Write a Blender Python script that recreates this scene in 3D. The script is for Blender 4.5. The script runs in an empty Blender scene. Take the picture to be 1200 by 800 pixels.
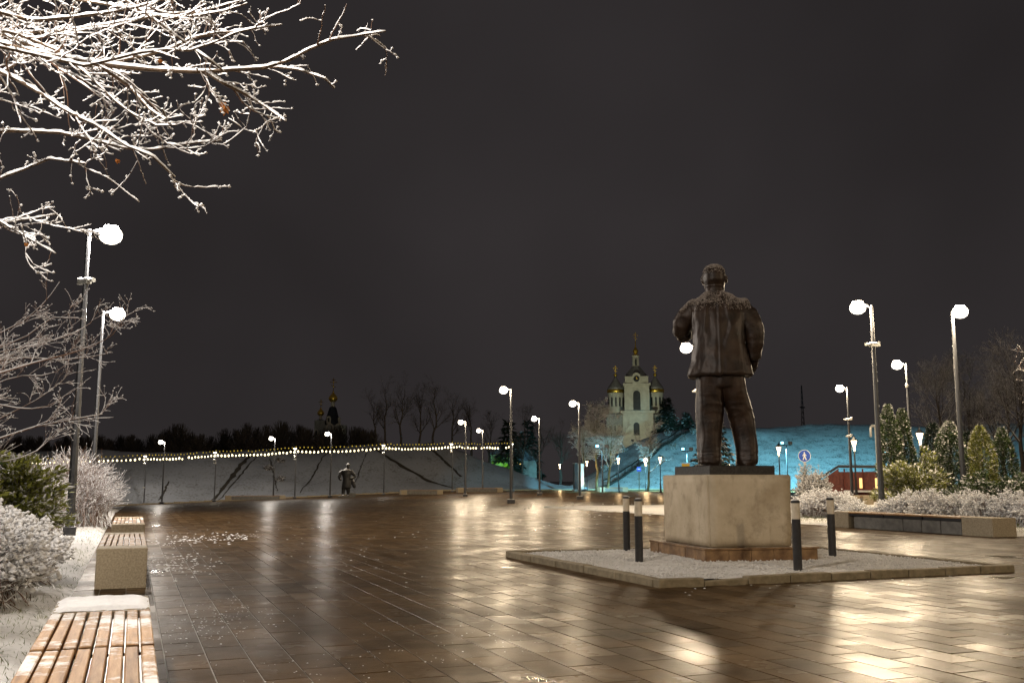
import bpy, bmesh, math, random
import numpy as np
from mathutils import Vector, Matrix, noise as mnoise

# ------------------------------------------------------------------ camera, sky, exposure
SC = bpy.context.scene
H = 1.33                                    # eye height
YAW = math.radians(21.3)                    # view direction, turned right from +Y (the paving axis)
PITCH = math.atan(163 / 1130.0)
FPX = 1130.0                                # focal length in pixels of the 1200 px wide photograph
cam = bpy.data.cameras.new('camera'); camo = bpy.data.objects.new('camera', cam)
SC.collection.objects.link(camo)
cam.sensor_width = 36.0; cam.lens = 36.0 * FPX / 1200.0
cam.clip_start = 0.05; cam.clip_end = 3000
camo.location = (0, 0, H); camo.rotation_euler = (math.pi / 2 + PITCH, 0, -YAW)
SC.camera = camo

W = bpy.data.worlds.new('World'); SC.world = W; W.use_nodes = True
wn = W.node_tree; wn.nodes.clear()
w_out = wn.nodes.new('ShaderNodeOutputWorld')
w_add = wn.nodes.new('ShaderNodeAddShader')
w_sky = wn.nodes.new('ShaderNodeTexSky'); w_sky.sky_type = 'NISHITA'; w_sky.sun_disc = False
w_sky.sun_elevation = math.radians(-4); w_sky.sun_rotation = math.radians(200)
w_b1 = wn.nodes.new('ShaderNodeBackground'); w_b1.inputs[1].default_value = 0.02
wn.links.new(w_sky.outputs[0], w_b1.inputs[0])
# low cloud lit by the town
w_tc = wn.nodes.new('ShaderNodeTexCoord'); w_no = wn.nodes.new('ShaderNodeTexNoise')
w_no.inputs['Scale'].default_value = 2.2; w_no.inputs['Detail'].default_value = 3
wn.links.new(w_tc.outputs['Generated'], w_no.inputs['Vector'])
w_rp = wn.nodes.new('ShaderNodeValToRGB')
w_rp.color_ramp.elements[0].position = 0.3; w_rp.color_ramp.elements[0].color = (0.0160, 0.0138, 0.0142, 1)
w_rp.color_ramp.elements[1].position = 0.75; w_rp.color_ramp.elements[1].color = (0.0285, 0.0248, 0.0256, 1)
wn.links.new(w_no.outputs['Fac'], w_rp.inputs[0])
w_b2 = wn.nodes.new('ShaderNodeBackground'); w_b2.inputs[1].default_value = 1.0
w_sp = wn.nodes.new('ShaderNodeSeparateXYZ'); wn.links.new(w_tc.outputs['Generated'], w_sp.inputs[0])
w_mr = wn.nodes.new('ShaderNodeMapRange'); w_mr.inputs[1].default_value = 0.0; w_mr.inputs[2].default_value = 0.75; w_mr.inputs[3].default_value = 1.25; w_mr.inputs[4].default_value = 0.95
wn.links.new(w_sp.outputs[2], w_mr.inputs[0]); wn.links.new(w_mr.outputs[0], w_b2.inputs[1])
wn.links.new(w_rp.outputs[0], w_b2.inputs[0])
wn.links.new(w_b1.outputs[0], w_add.inputs[0]); wn.links.new(w_b2.outputs[0], w_add.inputs[1])
wn.links.new(w_add.outputs[0], w_out.inputs[0])

LAMP_COL = (1.0, 0.79, 0.53)
COOL_COL = (1.0, 0.90, 0.79)
WARM_COL = (1.0, 0.66, 0.32)
LAMP_W = 2000.0

SC.view_settings.view_transform = 'Standard'; SC.view_settings.look = 'None'
SC.view_settings.gamma = 1.0; SC.view_settings.exposure = 0.15
SC.view_settings.use_curve_mapping = False
SC.render.engine = 'CYCLES'
cy = SC.cycles
cy.use_denoising = True
try: cy.denoiser = 'OPENIMAGEDENOISE'
except Exception: pass
cy.max_bounces = 5; cy.diffuse_bounces = 2; cy.glossy_bounces = 3; cy.transmission_bounces = 3
cy.sample_clamp_indirect = 4.0; cy.caustics_reflective = False; cy.caustics_refractive = False
cy.use_light_tree = True

# ------------------------------------------------------------------ measuring helpers
FWD = np.array([math.sin(YAW) * math.cos(PITCH), math.cos(YAW) * math.cos(PITCH), math.sin(PITCH)])
RGT = np.array([math.cos(YAW), -math.sin(YAW), 0.0]); UPV = np.cross(RGT, FWD)
FH = np.array([math.sin(YAW), math.cos(YAW), 0.0])
EYE = np.array([0, 0, H])
def ray(x, y): return FWD + RGT * (x - 600) / FPX - UPV * (y - 400) / FPX
def gz(X, Y):
    """the square falls away gently towards its far left corner"""
    return -0.0196 * np.maximum(0, np.asarray(Y) - 45.0) * np.clip((40.0 - np.asarray(X)) / 40.0, 0, 1.15) * np.clip((230 - np.asarray(Y)) / 90.0, 0, 1)
def plan(x, y, z=0.0):
    d = ray(x, y); return EYE + d * ((z - H) / d[2])
def at(x, y, D):
    d = ray(x, y); return EYE + d * (D / d.dot(FH))
def on(x, D):
    p = at(x, 563, D); p[2] = float(gz(p[0], p[1])); return p
def by_top(x, y, h):
    p = plan(x, y, h)
    for _ in range(6): p = plan(x, y, h + float(gz(p[0], p[1])))
    p[2] = float(gz(p[0], p[1])); return p

# ------------------------------------------------------------------ object helpers
COL = SC.collection
def link(o, parent=None):
    COL.objects.link(o)
    if parent is not None: o.parent = parent
    return o
def tag(o, label=None, cat=None, group=None, kind=None):
    if label: o['label'] = label
    if cat: o['category'] = cat
    if group: o['group'] = group
    if kind: o['kind'] = kind
    return o
def empty(name, loc=(0, 0, 0), rz=0.0):
    o = bpy.data.objects.new(name, None); o.location = tuple(float(v) for v in loc); o.rotation_euler = (0, 0, rz)
    o.empty_display_size = 0.2
    return link(o)
def child_of(name, data, parent, loc=(0, 0, 0), rot=(0, 0, 0)):
    o = bpy.data.objects.new(name, data); o.location = tuple(float(v) for v in loc); o.rotation_euler = rot
    if parent is not None and name in ('snow', 'branches', 'stems', 'twigs', 'crown', 'foliage', 'bracing'): o['kind'] = 'stuff'
    return link(o, parent)

class MB:
    def __init__(s): s.v = []; s.f = []; s.n = 0
    def add(s, v, *faces):
        v = np.asarray(v, dtype=np.float64).reshape(-1, 3)
        for f in faces:
            f = np.asarray(f, dtype=np.int64)
            if f.size: s.f.append(f + s.n)
        s.v.append(v); s.n += len(v); return s
    def addpoly(s, v, faces):
        by = {}
        for f in faces: by.setdefault(len(f), []).append(f)
        return s.add(v, *[np.array(x) for x in by.values()])
    def box(s, c, size, rz=0.0, bev=0.0, rot=None):
        v, fs = bevel_box(*size, bev)
        v = v.copy()
        if rot is not None: v = v @ np.array(rot.to_3x3() if hasattr(rot, 'to_3x3') else rot).T
        elif rz:
            ca, sa = math.cos(rz), math.sin(rz); v = np.stack([v[:, 0] * ca - v[:, 1] * sa, v[:, 0] * sa + v[:, 1] * ca, v[:, 2]], 1)
        return s.addpoly(v + np.asarray(c), fs)
    def lathe(s, prof, seg=16, c=(0, 0, 0), cap=True, ph=0.0):
        prof = [(max(r, 1e-4), z) for r, z in prof]
        n = len(prof); a = np.arange(seg) * 2 * math.pi / seg + ph
        v = np.concatenate([np.stack([r * np.cos(a), r * np.sin(a), np.full(seg, z)], 1) for r, z in prof]) + np.asarray(c)
        i = np.arange(seg); j = (i + 1) % seg; q = []
        for k in range(n - 1): q.append(np.stack([k * seg + i, k * seg + j, (k + 1) * seg + j, (k + 1) * seg + i], 1))
        fs = [np.concatenate(q)]
        if cap: fs += [np.array([list(range(seg))[::-1]]), np.array([[(n - 1) * seg + t for t in range(seg)]])]
        return s.add(v, *fs)
    def tubes(s, P, R, k=4, cap=True):
        """P (B,n,3), R (B,n)"""
        P = np.asarray(P, float); R = np.asarray(R, float)
        if P.ndim == 2: P = P[None]; R = R[None]
        B, n, _ = P.shape
        T = np.gradient(P, axis=1); T /= np.linalg.norm(T, axis=2, keepdims=True) + 1e-9
        ref = np.where(np.abs(T[..., 2:3]) > 0.9, np.array([1., 0, 0]), np.array([0, 0, 1.]))
        U = np.cross(T, ref); U /= np.linalg.norm(U, axis=2, keepdims=True) + 1e-9
        V = np.cross(U, T)
        a = np.arange(k) * 2 * math.pi / k + 0.3
        ring = U[:, :, None, :] * np.cos(a)[None, None, :, None] + V[:, :, None, :] * np.sin(a)[None, None, :, None]
        v = P[:, :, None, :] + ring * R[:, :, None, None]
        b = np.arange(B)[:, None, None] * n * k; r = np.arange(n - 1)[None, :, None] * k
        i = np.arange(k)[None, None, :]; j = (i + 1) % k
        q = np.stack([b + r + i, b + r + k + i, b + r + k + j, b + r + j], -1).reshape(-1, 4)
        fs = [q]
        if cap:
            bb = np.arange(B)[:, None] * n * k
            fs.append(bb + (n - 1) * k + np.arange(k)[None, ::-1]); fs.append(bb + np.arange(k)[None, :])
        return s.add(v.reshape(-1, 3), *fs)
    def snow(s, P, R, thick, rng, gap=0.15, wide=0.95, low=0.3):
        """snow lying along the upper side of the branches"""
        P = np.asarray(P, float); R = np.asarray(R, float); B, n, _ = P.shape
        T = np.gradient(P, axis=1); T /= np.linalg.norm(T, axis=2, keepdims=True) + 1e-9
        S = np.cross(T, np.array([0, 0, 1.])); L = np.linalg.norm(S, axis=2, keepdims=True); S /= L + 1e-6
        Z = np.cross(S, T)
        flat = np.clip(L[..., 0] * 1.25 - 0.3, 0, 1)
        h = thick * flat * rng.uniform(0.35, 1.25, (B, n)) * (0.55 + 12 * np.minimum(R, 0.05))
        h[rng.random((B, n)) < gap] *= 0.02
        h[:, -1] *= 0.4
        w = (R * wide + 0.25 * h + 0.001) * np.where(h > thick * 0.06, 1, 0.3)
        lo = P + Z * (R * low)[..., None]
        prof = np.stack([lo - S * w[..., None], P + Z * (R + h * .75)[..., None] - S * (w * .72)[..., None], P + Z * (R + h)[..., None],
                         P + Z * (R + h * .75)[..., None] + S * (w * .72)[..., None], lo + S * w[..., None]], 2)
        k = 5; b = np.arange(B)[:, None, None] * n * k; r = np.arange(n - 1)[None, :, None] * k; i = np.arange(k - 1)[None, None, :]
        q = np.stack([b + r + i, b + r + i + 1, b + r + k + i + 1, b + r + k + i], -1).reshape(-1, 4)
        bb = np.arange(B)[:, None] * n * k
        return s.add(prof.reshape(-1, 3), q, bb + (n - 1) * k + np.arange(k)[None, :])
    def blobs(s, C, R, rng, flat=0.7):
        """small lumps, octahedra with uneven corners"""
        C = np.asarray(C, float); B = len(C)
        o = np.array([[1, 0, 0], [0, 1, 0], [-1, 0, 0], [0, -1, 0], [0, 0, 1], [0, 0, -1]], float)
        a = rng.uniform(0, 6.28, B); ca, sa = np.cos(a), np.sin(a)
        rot = np.zeros((B, 3, 3)); rot[:, 0, 0] = ca; rot[:, 0, 1] = -sa; rot[:, 1, 0] = sa; rot[:, 1, 1] = ca; rot[:, 2, 2] = 1
        v = o[None] * (np.asarray(R)[:, None, None] * rng.uniform(0.6, 1.3, (B, 6, 1)))
        v[:, :, 2] *= flat
        v = np.einsum('bij,bkj->bki', rot, v) + C[:, None, :]
        t = np.array([[0, 1, 4], [1, 2, 4], [2, 3, 4], [3, 0, 4], [1, 0, 5], [2, 1, 5], [3, 2, 5], [0, 3, 5]])
        return s.add(v.reshape(-1, 3), (np.arange(B)[:, None, None] * 6 + t[None]).reshape(-1, 3))
    def leaves(s, C, D, Nn, L, Wd, cup=0.15):
        """diamond sprays: base C, direction D, normal Nn, length L, width Wd"""
        C = np.asarray(C, float); B = len(C)
        D = D / (np.linalg.norm(D, axis=1, keepdims=True) + 1e-9)
        S = np.cross(D, Nn); S /= np.linalg.norm(S, axis=1, keepdims=True) + 1e-9
        Up = np.cross(S, D)
        L = np.broadcast_to(L, (B,))[:, None]; Wd = np.broadcast_to(Wd, (B,))[:, None]
        m = C + D * L * 0.45
        v = np.stack([C, m + S * Wd * .5 - Up * L * cup * .3, C + D * L - Up * L * cup, m - S * Wd * .5 - Up * L * cup * .3], 1)
        return s.add(v.reshape(-1, 3), np.arange(B * 4).reshape(-1, 4))
    def prism(s, poly, z0, z1, inset=0.0):
        n = len(poly); p = np.array(poly, float)
        v = np.concatenate([np.c_[p, np.full(n, z0)], np.c_[p, np.full(n, z1)]])
        q = np.array([[i, (i + 1) % n, n + (i + 1) % n, n + i] for i in range(n)])
        return s.add(v, q, np.array([list(range(n))[::-1]]), np.array([[n + i for i in range(n)]]))
    def mesh(s, name, mat, smooth=False):
        me = bpy.data.meshes.new(name)
        v = np.concatenate(s.v); lens = np.concatenate([np.full(len(f), f.shape[1]) for f in s.f]); idx = np.concatenate([f.reshape(-1) for f in s.f])
        me.vertices.add(len(v)); me.vertices.foreach_set('co', v.astype(np.float32).ravel())
        me.loops.add(len(idx)); me.loops.foreach_set('vertex_index', idx.astype(np.int32))
        me.polygons.add(len(lens)); me.polygons.foreach_set('loop_start', (np.cumsum(lens) - lens).astype(np.int32))
        me.polygons.foreach_set('use_smooth', np.full(len(lens), bool(smooth)))
        me.update(calc_edges=True); me.validate()
        if mat is not None: me.materials.append(mat)
        return me
    def build(s, name, mat, parent=None, smooth=False, loc=(0, 0, 0), rot=(0, 0, 0)):
        return child_of(name, s.mesh(name, mat, smooth), parent, loc, rot)

_bb = {}
def bevel_box(sx, sy, sz, bev):
    key = (round(sx, 4), round(sy, 4), round(sz, 4), round(bev, 4))
    if key not in _bb:
        bm = bmesh.new(); bmesh.ops.create_cube(bm, size=1.0)
        for v in bm.verts: v.co = (v.co.x * sx, v.co.y * sy, v.co.z * sz)
        if bev > 0: bmesh.ops.bevel(bm, geom=bm.edges[:], offset=bev, segments=1, affect='EDGES')
        bm.verts.index_update()
        _bb[key] = (np.array([v.co[:] for v in bm.verts]), [[v.index for v in f.verts] for f in bm.faces]); bm.free()
    return _bb[key]

# ------------------------------------------------------------------ materials
class NT:
    def __init__(s, name):
        s.m = bpy.data.materials.new(name); s.m.use_nodes = True; s.t = s.m.node_tree; s.t.nodes.clear()
        s.out = s.t.nodes.new('ShaderNodeOutputMaterial')
    def n(s, typ, **kw):
        nd = s.t.nodes.new(typ)
        for k, v in kw.items():
            key = int(k[1:]) if k[0] == '_' and k[1:].isdigit() else k
            if isinstance(key, str) and hasattr(nd, key) and key not in nd.inputs: setattr(nd, key, v); continue
            sock = nd.inputs[key] if not isinstance(key, str) else nd.inputs[key.replace('_', ' ')] if key.replace('_', ' ') in nd.inputs else nd.inputs[key]
            if hasattr(v, 'links') or isinstance(v, bpy.types.NodeSocket): s.t.links.new(v, sock)
            else: sock.default_value = v
        return nd
    def noise(s, vec, scale, detail=4, rough=0.55):
        return s.n('ShaderNodeTexNoise', Vector=vec, Scale=scale, Detail=detail, Roughness=rough).outputs['Fac']
    def ramp(s, fac, stops):
        r = s.n('ShaderNodeValToRGB', Fac=fac); e = r.color_ramp.elements
        e[0].position, e[0].color = stops[0][0], tuple(stops[0][1]) + (1,)
        e[1].position, e[1].color = stops[-1][0], tuple(stops[-1][1]) + (1,)
        for p, c in stops[1:-1]:
            x = e.new(p); x.color = tuple(c) + (1,)
        return r.outputs['Color']
    def rng(s, val, a, b, c=0.0, d=1.0, smooth=False):
        m = s.n('ShaderNodeMapRange', Value=val); m.inputs[1].default_value = a; m.inputs[2].default_value = b; m.inputs[3].default_value = c; m.inputs[4].default_value = d
        if smooth: m.interpolation_type = 'SMOOTHSTEP'
        return m.outputs[0]
    def math(s, op, a, b=0.0, c=None):
        m = s.n('ShaderNodeMath'); m.operation = op
        for i, v in enumerate((a, b, c)):
            if v is None: continue
            if isinstance(v, bpy.types.NodeSocket): s.t.links.new(v, m.inputs[i])
            else: m.inputs[i].default_value = v
        return m.outputs[0]
    def mix(s, fac, a, b):
        m = s.n('ShaderNodeMix'); m.data_type = 'RGBA'
        for i, v in ((0, fac), (6, a), (7, b)):
            if isinstance(v, bpy.types.NodeSocket): s.t.links.new(v, m.inputs[i])
            else: m.inputs[i].default_value = v if i == 0 else (tuple(v) + (1,))
        return m.outputs[2]
    def pos(s): return s.n('ShaderNodeNewGeometry').outputs['Position']
    def bump(s, h, strength=0.3, dist=0.01):
        return s.n('ShaderNodeBump', Height=h, Strength=strength, Distance=dist).outputs[0]
    def bsdf(s, color, rough=0.6, metal=0.0, normal=None, spec=0.5):
        b = s.n('ShaderNodeBsdfPrincipled')
        for k, v in (('Base Color', color), ('Roughness', rough), ('Metallic', metal), ('Specular IOR Level', spec)):
            if isinstance(v, bpy.types.NodeSocket): s.t.links.new(v, b.inputs[k])
            else: b.inputs[k].default_value = tuple(v) + (1,) if k == 'Base Color' else v
        if normal is not None: s.t.links.new(normal, b.inputs['Normal'])
        s.t.links.new(b.outputs[0], s.out.inputs[0]); return s.m

def noisy(name, c1, c2, scale=8.0, rough=0.7, metal=0.0, bump=0.3, bscale=None, dist=0.01, spec=0.4):
    t = NT(name); p = t.pos(); f = t.noise(p, scale, 5)
    col = t.ramp(f, [(0.3, c1), (0.7, c2)])
    nb = t.bump(t.noise(p, bscale or scale * 3, 4), bump, dist) if bump else None
    return t.bsdf(col, rough, metal, nb, spec)
def snowed(name, c1, c2, scale=8.0, rough=0.75, lo=0.35, hi=0.75, nscale=14.0, amount=0.5, snow=(0.74, 0.73, 0.74), metal=0.0, spec=0.35, bump=0.3):
    """base colour with a dusting of snow where the surface faces up"""
    t = NT(name); g = t.n('ShaderNodeNewGeometry'); p = g.outputs['Position']
    base = t.ramp(t.noise(p, scale, 4), [(0.3, c1), (0.7, c2)])
    sep = t.n('ShaderNodeSeparateXYZ', Vector=g.outputs['Normal']).outputs[2]
    nz = t.noise(p, nscale, 5, 0.65)
    up = t.math('ADD', sep, t.math('MULTIPLY', t.math('SUBTRACT', nz, 0.5), amount * 2))
    f = t.rng(up, lo, hi, 0, 1, True)
    rg = t.rng(f, 0, 1, rough, 0.9)
    return t.bsdf(t.mix(f, base, snow), rg, metal, t.bump(nz, bump, 0.02), spec)
def emit(name, col, strength, sampling=None):
    t = NT(name); e = t.n('ShaderNodeEmission', Strength=strength); e.inputs[0].default_value = tuple(col) + (1,)
    t.t.links.new(e.outputs[0], t.out.inputs[0])
    if sampling: t.m.cycles.emission_sampling = sampling
    return t.m

M = {}
def paver_material(name, brick):
    t = NT(name); p = t.pos()
    oi = t.n('ShaderNodeObjectInfo').outputs['Random']; isl = t.n('ShaderNodeNewGeometry').outputs['Random Per Island']
    if brick:
        s = t.n('ShaderNodeSeparateXYZ', Vector=p); v = t.n('ShaderNodeCombineXYZ', X=s.outputs[1], Y=s.outputs[0]).outputs[0]
        br = t.n('ShaderNodeTexBrick', Vector=v); br.offset = 0.5
        br.inputs['Scale'].default_value = 1.0; br.inputs['Brick Width'].default_value = 0.6; br.inputs['Row Height'].default_value = 0.3
        br.inputs['Mortar Size'].default_value = 0.004; br.inputs['Mortar Smooth'].default_value = 0.1
        br.inputs['Color1'].default_value = (0, 0, 0, 1); br.inputs['Color2'].default_value = (1, 1, 1, 1); br.inputs['Mortar'].default_value = (.5, .5, .5, 1)
        tile = t.n('ShaderNodeSeparateColor', Color=br.outputs['Color']).outputs[0]; mort = br.outputs['Fac']
    else:
        tile = t.math('FRACT', t.math('ADD', oi, isl)); mort = None
    big = t.noise(p, 0.22, 4, 0.6); mid = t.noise(p, 1.6, 4, 0.6); fine = t.noise(p, 160, 3, 0.7)
    col = t.ramp(fine, [(0.25, (0.040, 0.0225, 0.009)), (0.55, (0.082, 0.048, 0.020)), (0.8, (0.20, 0.125, 0.058))])
    dk = t.rng(tile, 0, 1, 0.88, 1.5)
    col = t.mix(t.rng(mid, 0.35, 0.7), col, t.ramp(fine, [(0.3, (0.020, 0.0115, 0.005)), (0.75, (0.066, 0.039, 0.017))]))
    hsv = t.n('ShaderNodeHueSaturation', Color=col, Value=dk).outputs[0]
    # wet: thin film of water, drier on the tile crowns, standing water in the low places
    wet = t.math('ADD', t.math('MULTIPLY', big, 0.62), t.math('MULTIPLY', mid, 0.38))
    rough = t.rng(wet, 0.38, 0.62, 0.38, 0.64)
    rough = t.math('ADD', rough, t.math('MULTIPLY', t.math('SUBTRACT', tile, 0.5), 0.17))
    rough = t.math('MAXIMUM', rough, 0.07)
    puddle = t.rng(t.noise(p, 0.5, 3, 0.5), 0.66, 0.70, 0, 1)
    rough = t.math('MULTIPLY', rough, t.math('SUBTRACT', 1.0, t.math('MULTIPLY', puddle, 0.7)))
    hh = t.math('ADD', t.math('MULTIPLY', fine, 0.8), t.math('ADD', t.math('MULTIPLY', t.noise(p, 18, 3), 0.7), t.math('MULTIPLY', t.noise(p, 62, 3), 0.7)))
    hh = t.math('MULTIPLY', hh, t.math('SUBTRACT', 1.0, t.math('MULTIPLY', puddle, 0.85)))
    if mort is not None:
        hsv = t.mix(t.math('MULTIPLY', mort, .7), hsv, (0.02, 0.016, 0.012)); hh = t.math('SUBTRACT', hh, t.math('MULTIPLY', mort, 2.0))
    nrm = t.bump(hh, 0.60, 0.006)
    m = t.bsdf(hsv, rough, 0, nrm, 0.02)
    b = [n for n in t.t.nodes if n.type == 'BSDF_PRINCIPLED'][0]
    film = t.rng(t.math('ADD', t.math('MULTIPLY', t.noise(p, 0.7, 5, 0.7), 0.75), t.math('MULTIPLY', tile, 0.25)), 0.44, 0.64, 0.10, 0.46)
    t.t.links.new(t.math('MAXIMUM', film, t.math('MULTIPLY', puddle, .55)), b.inputs['Coat Weight']); b.inputs['Coat IOR'].default_value = 1.33
    t.t.links.new(t.math('SUBTRACT', t.math('MULTIPLY', rough, 0.50), t.math('MULTIPLY', puddle, 0.04)), b.inputs['Coat Roughness'])
    t.t.links.new(t.bump(t.math('ADD', t.noise(p, 5, 3), t.math('MULTIPLY', t.noise(p, 40, 3), .6)), 0.45, 0.007), b.inputs['Coat Normal'])
    return m
M['paver'] = paver_material('wet_granite_paver', False)
M['paver_far'] = paver_material('wet_granite_paving', True)
def joint_material():
    t = NT('paving_joint'); p = t.pos()
    x = t.n('ShaderNodeSeparateXYZ', Vector=p).outputs[0]
    f = t.math('SUBTRACT', t.noise(p, 0.9, 5, 0.7), t.math('MULTIPLY', t.rng(x, 1.0, 6.0), 0.22))
    f = t.rng(f, 0.30, 0.52)
    return t.bsdf(t.mix(f, (0.014, 0.010, 0.007), (0.30, 0.28, 0.25)), 0.7, 0, None, 0.3)
M['joint'] = joint_material()
def ground_material(name, snow_lo, snow_hi, scale, grass1, grass2, stretch=None, snow=(0.62, 0.61, 0.61)):
    t = NT(name); p = t.pos()
    q = p
    f = t.math('ADD', t.math('MULTIPLY', t.noise(q, scale, 6, 0.7), 0.7), t.math('MULTIPLY', t.noise(q, scale * 0.12, 3, 0.6), 0.3))
    m = t.rng(f, snow_lo, snow_hi, 0, 1, True)
    base = t.ramp(t.noise(q, scale * 1.7, 3), [(0.35, grass1), (0.65, grass2)])
    return t.bsdf(t.mix(m, base, snow), 0.9, 0, t.bump(f, 0.6, 0.12), 0.2)
M['terrain'] = ground_material('snowy_ground', 0.40, 0.56, 3.0, (0.04, 0.034, 0.024), (0.09, 0.08, 0.05))
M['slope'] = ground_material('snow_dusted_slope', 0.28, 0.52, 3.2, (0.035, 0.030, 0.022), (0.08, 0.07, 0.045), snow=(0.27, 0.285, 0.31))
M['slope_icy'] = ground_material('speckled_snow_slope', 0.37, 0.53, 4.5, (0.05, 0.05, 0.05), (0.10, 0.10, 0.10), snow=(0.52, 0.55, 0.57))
M['lawn'] = ground_material('snow_dusted_lawn', 0.24, 0.50, 9.0, (0.03, 0.04, 0.014), (0.10, 0.10, 0.03), snow=(0.78, 0.77, 0.76))
M['gravel'] = ground_material('snow_dusted_gravel', 0.20, 0.50, 16.0, (0.10, 0.085, 0.06), (0.22, 0.19, 0.14), snow=(0.80, 0.77, 0.73))
M['earth'] = noisy('bare_earth', (0.018, 0.015, 0.011), (0.05, 0.042, 0.03), 3, 0.95)
M['snow'] = noisy('snow', (0.80, 0.80, 0.82), (0.90, 0.90, 0.91), 30, 0.75, 0, 0.4, 60, 0.006, 0.3)
M['snow_dull'] = noisy('thin_snow', (0.55, 0.54, 0.54), (0.70, 0.69, 0.69), 20, 0.8, 0, 0.3, 60, 0.006, 0.3)
M['frost'] = noisy('wet_thin_frost', (0.26, 0.22, 0.19), (0.40, 0.35, 0.31), 20, 0.8, 0, 0.3, 60, 0.006, 0.3)
M['bark'] = noisy('bark', (0.055, 0.032, 0.017), (0.13, 0.082, 0.047), 25, 0.85, 0, 0.5, 60, 0.004)
M['bark_red'] = noisy('reddish_twig', (0.11, 0.052, 0.028), (0.24, 0.135, 0.08), 20, 0.8, 0, 0.3, 60, 0.003)
M['bark_dark'] = noisy('dark_bark', (0.035, 0.028, 0.022), (0.08, 0.065, 0.05), 6, 0.9, 0, 0.3, 20, 0.01)
M['bark_mossy'] = noisy('mossy_bark', (0.07, 0.06, 0.025), (0.16, 0.13, 0.06), 6, 0.9, 0, 0.4, 20, 0.01)
M['metal'] = noisy('dark_grey_painted_steel', (0.035, 0.037, 0.042), (0.055, 0.057, 0.062), 10, 0.38, 0.3, 0.05, 60, 0.002, 0.5)
M['black_metal'] = noisy('black_painted_steel', (0.012, 0.012, 0.013), (0.022, 0.022, 0.024), 10, 0.4, 0.2, 0.05)
M['pale_metal'] = noisy('galvanised_steel', (0.38, 0.38, 0.35), (0.52, 0.51, 0.46), 15, 0.5, 0.4, 0.08)
M['base_metal'] = snowed('snow_topped_steel_base', (0.03, 0.03, 0.034), (0.05, 0.05, 0.055), 8, 0.5, 0.5, 0.9, 10, 0.2)
M['concrete'] = noisy('exposed_aggregate_concrete', (0.24, 0.195, 0.13), (0.46, 0.385, 0.27), 45, 0.8, 0, 0.5, 120, 0.004)
M['concrete_dark'] = noisy('grey_concrete_panel', (0.12, 0.115, 0.105), (0.22, 0.21, 0.19), 6, 0.8, 0, 0.3, 40, 0.004)
M['kerb'] = noisy('kerb_concrete', (0.16, 0.125, 0.07), (0.30, 0.24, 0.15), 9, 0.75, 0, 0.5, 60, 0.006)
def wood_material():
    t = NT('weathered_bench_wood'); p = t.pos(); oi = t.n('ShaderNodeObjectInfo').outputs['Random']
    mp = t.n('ShaderNodeMapping', Vector=p); mp.inputs['Scale'].default_value = (22, 1.6, 22)
    gr = t.noise(mp.outputs[0], 1.6, 5, 0.65)
    col = t.ramp(gr, [(0.25, (0.15, 0.075, 0.030)), (0.5, (0.33, 0.185, 0.082)), (0.75, (0.48, 0.31, 0.165))])
    col = t.n('ShaderNodeHueSaturation', Color=col, Value=t.rng(oi, 0, 1, 0.75, 1.15)).outputs[0]
    g = t.n('ShaderNodeNewGeometry'); up = t.n('ShaderNodeSeparateXYZ', Vector=g.outputs['Normal']).outputs[2]
    sn = t.math('ADD', t.noise(p, 3.0, 6, 0.68), t.math('MULTIPLY', t.math('SUBTRACT', oi, 0.5), 0.16))
    f = t.math('MULTIPLY', t.rng(sn, 0.53, 0.62), t.rng(up, 0.5, 0.8))
    return t.bsdf(t.mix(f, col, (0.80, 0.79, 0.78)), t.rng(f, 0, 1, 0.62, 0.85), 0, t.bump(t.math('ADD', gr, t.math('MULTIPLY', f, 0.7)), 0.35, 0.004), 0.22)
M['wood'] = wood_material()
M['bronze'] = snowed('dark_bronze_with_snow', (0.008, 0.004, 0.0023), (0.036, 0.0195, 0.011), 4.5, 0.45, 0.62, 0.95, 22, 0.30, snow=(0.30, 0.27, 0.24), metal=0.2, spec=0.35)
M['statue_far'] = snowed('dark_cast_metal_with_snow', (0.02, 0.02, 0.02), (0.04, 0.04, 0.042), 4, 0.5, 0.35, 0.7, 8, 0.3, snow=(0.7, 0.69, 0.68), metal=0.3)
def plaster():
    t = NT('stained_plaster'); p = t.pos()
    mp = t.n('ShaderNodeMapping', Vector=p); mp.inputs['Scale'].default_value = (3.2, 3.2, 0.7)
    st = t.noise(mp.outputs[0], 1.3, 6, 0.65); cl = t.noise(p, 2.1, 5, 0.6)
    col = t.ramp(cl, [(0.3, (0.38, 0.305, 0.205)), (0.7, (0.57, 0.485, 0.36))])
    col = t.mix(t.rng(st, 0.60, 0.80), col, (0.26, 0.20, 0.13))
    col = t.mix(t.rng(t.noise(p, 2.6, 7, .72), 0.53, 0.70, 0, 0.72), col, (0.24, 0.19, 0.13))
    return t.bsdf(col, 0.85, 0, t.bump(t.math('ADD', t.noise(p, 30, 5), t.noise(p, 5, 3)), 0.35, 0.012), 0.25)
M['plaster'] = plaster()
M['plinth'] = snowed('brown_stone_plinth', (0.10, 0.050, 0.022), (0.30, 0.18, 0.085), 6, 0.55, 0.93, 1.15, 12, 0.25, snow=(0.6, 0.56, 0.5))
M['slab'] = snowed('black_polished_stone', (0.014, 0.013, 0.012), (0.045, 0.040, 0.036), 30, 0.35, 0.85, 1.2, 14, 0.35, snow=(0.45, 0.42, 0.4))
M['bollard_dark'] = noisy('charcoal_bollard_body', (0.028, 0.027, 0.028), (0.045, 0.043, 0.043), 20, 0.42, 0.2, 0.06)
M['bollard_pale'] = noisy('frosted_bollard_diffuser', (0.50, 0.43, 0.32), (0.66, 0.58, 0.46), 14, 0.4, 0, 0.05)
M['lens'] = emit('lamp_glow', (1.0, 0.90, 0.74), 7.0)
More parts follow.
